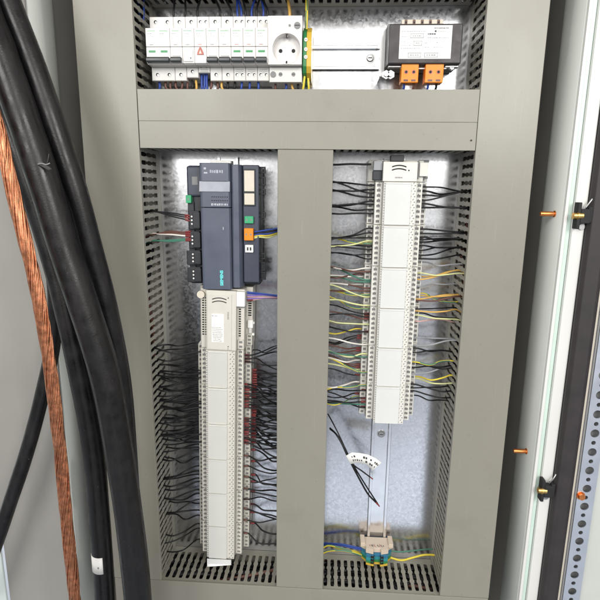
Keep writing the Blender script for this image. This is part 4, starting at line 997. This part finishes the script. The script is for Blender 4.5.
# ------------------------------------------------------------------ light
# the room behind the camera: bright upwards and to the right, a dark patch where the viewer stands, a pale blue floor
w = bpy.data.worlds.new('World'); S.world = w; w.use_nodes = True
nt = w.node_tree; N = nt.nodes; L = nt.links; bg = N['Background']
tc = N.new('ShaderNodeTexCoord'); sp = N.new('ShaderNodeSeparateXYZ'); L.new(tc.outputs['Generated'], sp.inputs['Vector'])
def math_(op, a, b=None, c=None):
    n = N.new('ShaderNodeMath'); n.operation = op
    for i, v in enumerate((a, b, c)):
        if v is None: continue
        if isinstance(v, (int, float)): n.inputs[i].default_value = v
        else: L.new(v, n.inputs[i])
    return n.outputs[0]
def lobe(x0, z0, wx, wz):
    a = math_('DIVIDE', math_('SUBTRACT', sp.outputs['X'], x0), wx); b = math_('DIVIDE', math_('SUBTRACT', sp.outputs['Z'], z0), wz)
    r2 = math_('ADD', math_('MULTIPLY', a, a), math_('MULTIPLY', b, b))
    return math_('POWER', 2.718, math_('MULTIPLY', r2, -1.))
rm = N.new('ShaderNodeMapRange'); rm.inputs['From Min'].default_value = -1; rm.inputs['From Max'].default_value = 1; L.new(sp.outputs['Z'], rm.inputs['Value'])
cr = N.new('ShaderNodeValToRGB'); L.new(rm.outputs['Result'], cr.inputs['Fac'])
e = cr.color_ramp.elements; e[0].position = 0; e[0].color = (.30, .32, .36, 1); e[1].position = 1; e[1].color = (.75, .75, .73, 1)
for pos, col in ((.15, (.45, .50, .58)), (.215, (.90, .97, 1.08)), (.262, (.74, .79, .88)), (.305, (.44, .46, .50)), (.40, (.40, .41, .43)), (.455, (.52, .53, .53)), (.50, (.80, .79, .76)), (.555, (1.1, 1.08, 1.03)), (.60, (2.0, 1.94, 1.85)), (.72, (2.0, 1.94, 1.85)), (.80, (.9, .88, .86))):
    x = e.new(pos); x.color = (*col, 1)
front = math_('LESS_THAN', sp.outputs['Y'], 0.)
dk = math_('SUBTRACT', 1., math_('MULTIPLY', math_('MULTIPLY', lobe(.0, -.28, .10, .15), .80), front))
br_ = math_('MULTIPLY', math_('MULTIPLY', lobe(.29, .00, .13, .20), 1.6), front)
br2 = math_('MULTIPLY', math_('MULTIPLY', lobe(.02, -.53, .20, .08), .7), front)
br4 = math_('MULTIPLY', math_('MULTIPLY', lobe(.20, -.36, .065, .20), 1.5), front)
br3 = math_('MULTIPLY', math_('MULTIPLY', lobe(-.22, .03, .14, .13), .6), front)
fac = math_('ADD', math_('ADD', math_('ADD', math_('ADD', dk, br_), br2), br3), br4)
vm = N.new('ShaderNodeVectorMath'); vm.operation = 'SCALE'; L.new(cr.outputs['Color'], vm.inputs[0]); L.new(fac, vm.inputs['Scale'])
L.new(vm.outputs['Vector'], bg.inputs['Color']); bg.inputs['Strength'].default_value = .60
def area(name, loc, target, size, power, col, sy=None):
    l = bpy.data.lights.new(name, 'AREA'); l.energy = power; l.size = size; l.color = col
    if sy: l.shape = 'RECTANGLE'; l.size_y = sy
    o = bpy.data.objects.new(name, l); C.objects.link(o); o.location = loc
    o.rotation_euler = (Vector(target)-Vector(loc)).to_track_quat('-Z', 'Y').to_euler()
area('added_area_lamp', (-.75, -1.75, .62), (-.04, .05, -.10), .7, 17.5, (1, .985, .95), .8)  # unseen area lights, added left and right to light the side walls
area('added_area_lamp', (.78, -1.75, .62), (-.04, .05, -.10), .7, 20, (1, .985, .95), .8)

cam = bpy.data.cameras.new('camera'); co = bpy.data.objects.new('camera', cam); C.objects.link(co)
cam.sensor_width = 36; cam.lens = 36*F/600; cam.clip_start = .01; cam.clip_end = 100
co.matrix_world = Matrix(((RI.x, -DN.x, -FW.x, CAM.x), (RI.y, -DN.y, -FW.y, CAM.y), (RI.z, -DN.z, -FW.z, CAM.z), (0, 0, 0, 1)))
S.camera = co
S.view_settings.view_transform = 'Standard'; S.view_settings.look = 'None'; S.view_settings.exposure = .17; S.view_settings.gamma = 1
S.cycles.max_bounces = 8; S.cycles.use_denoising = True
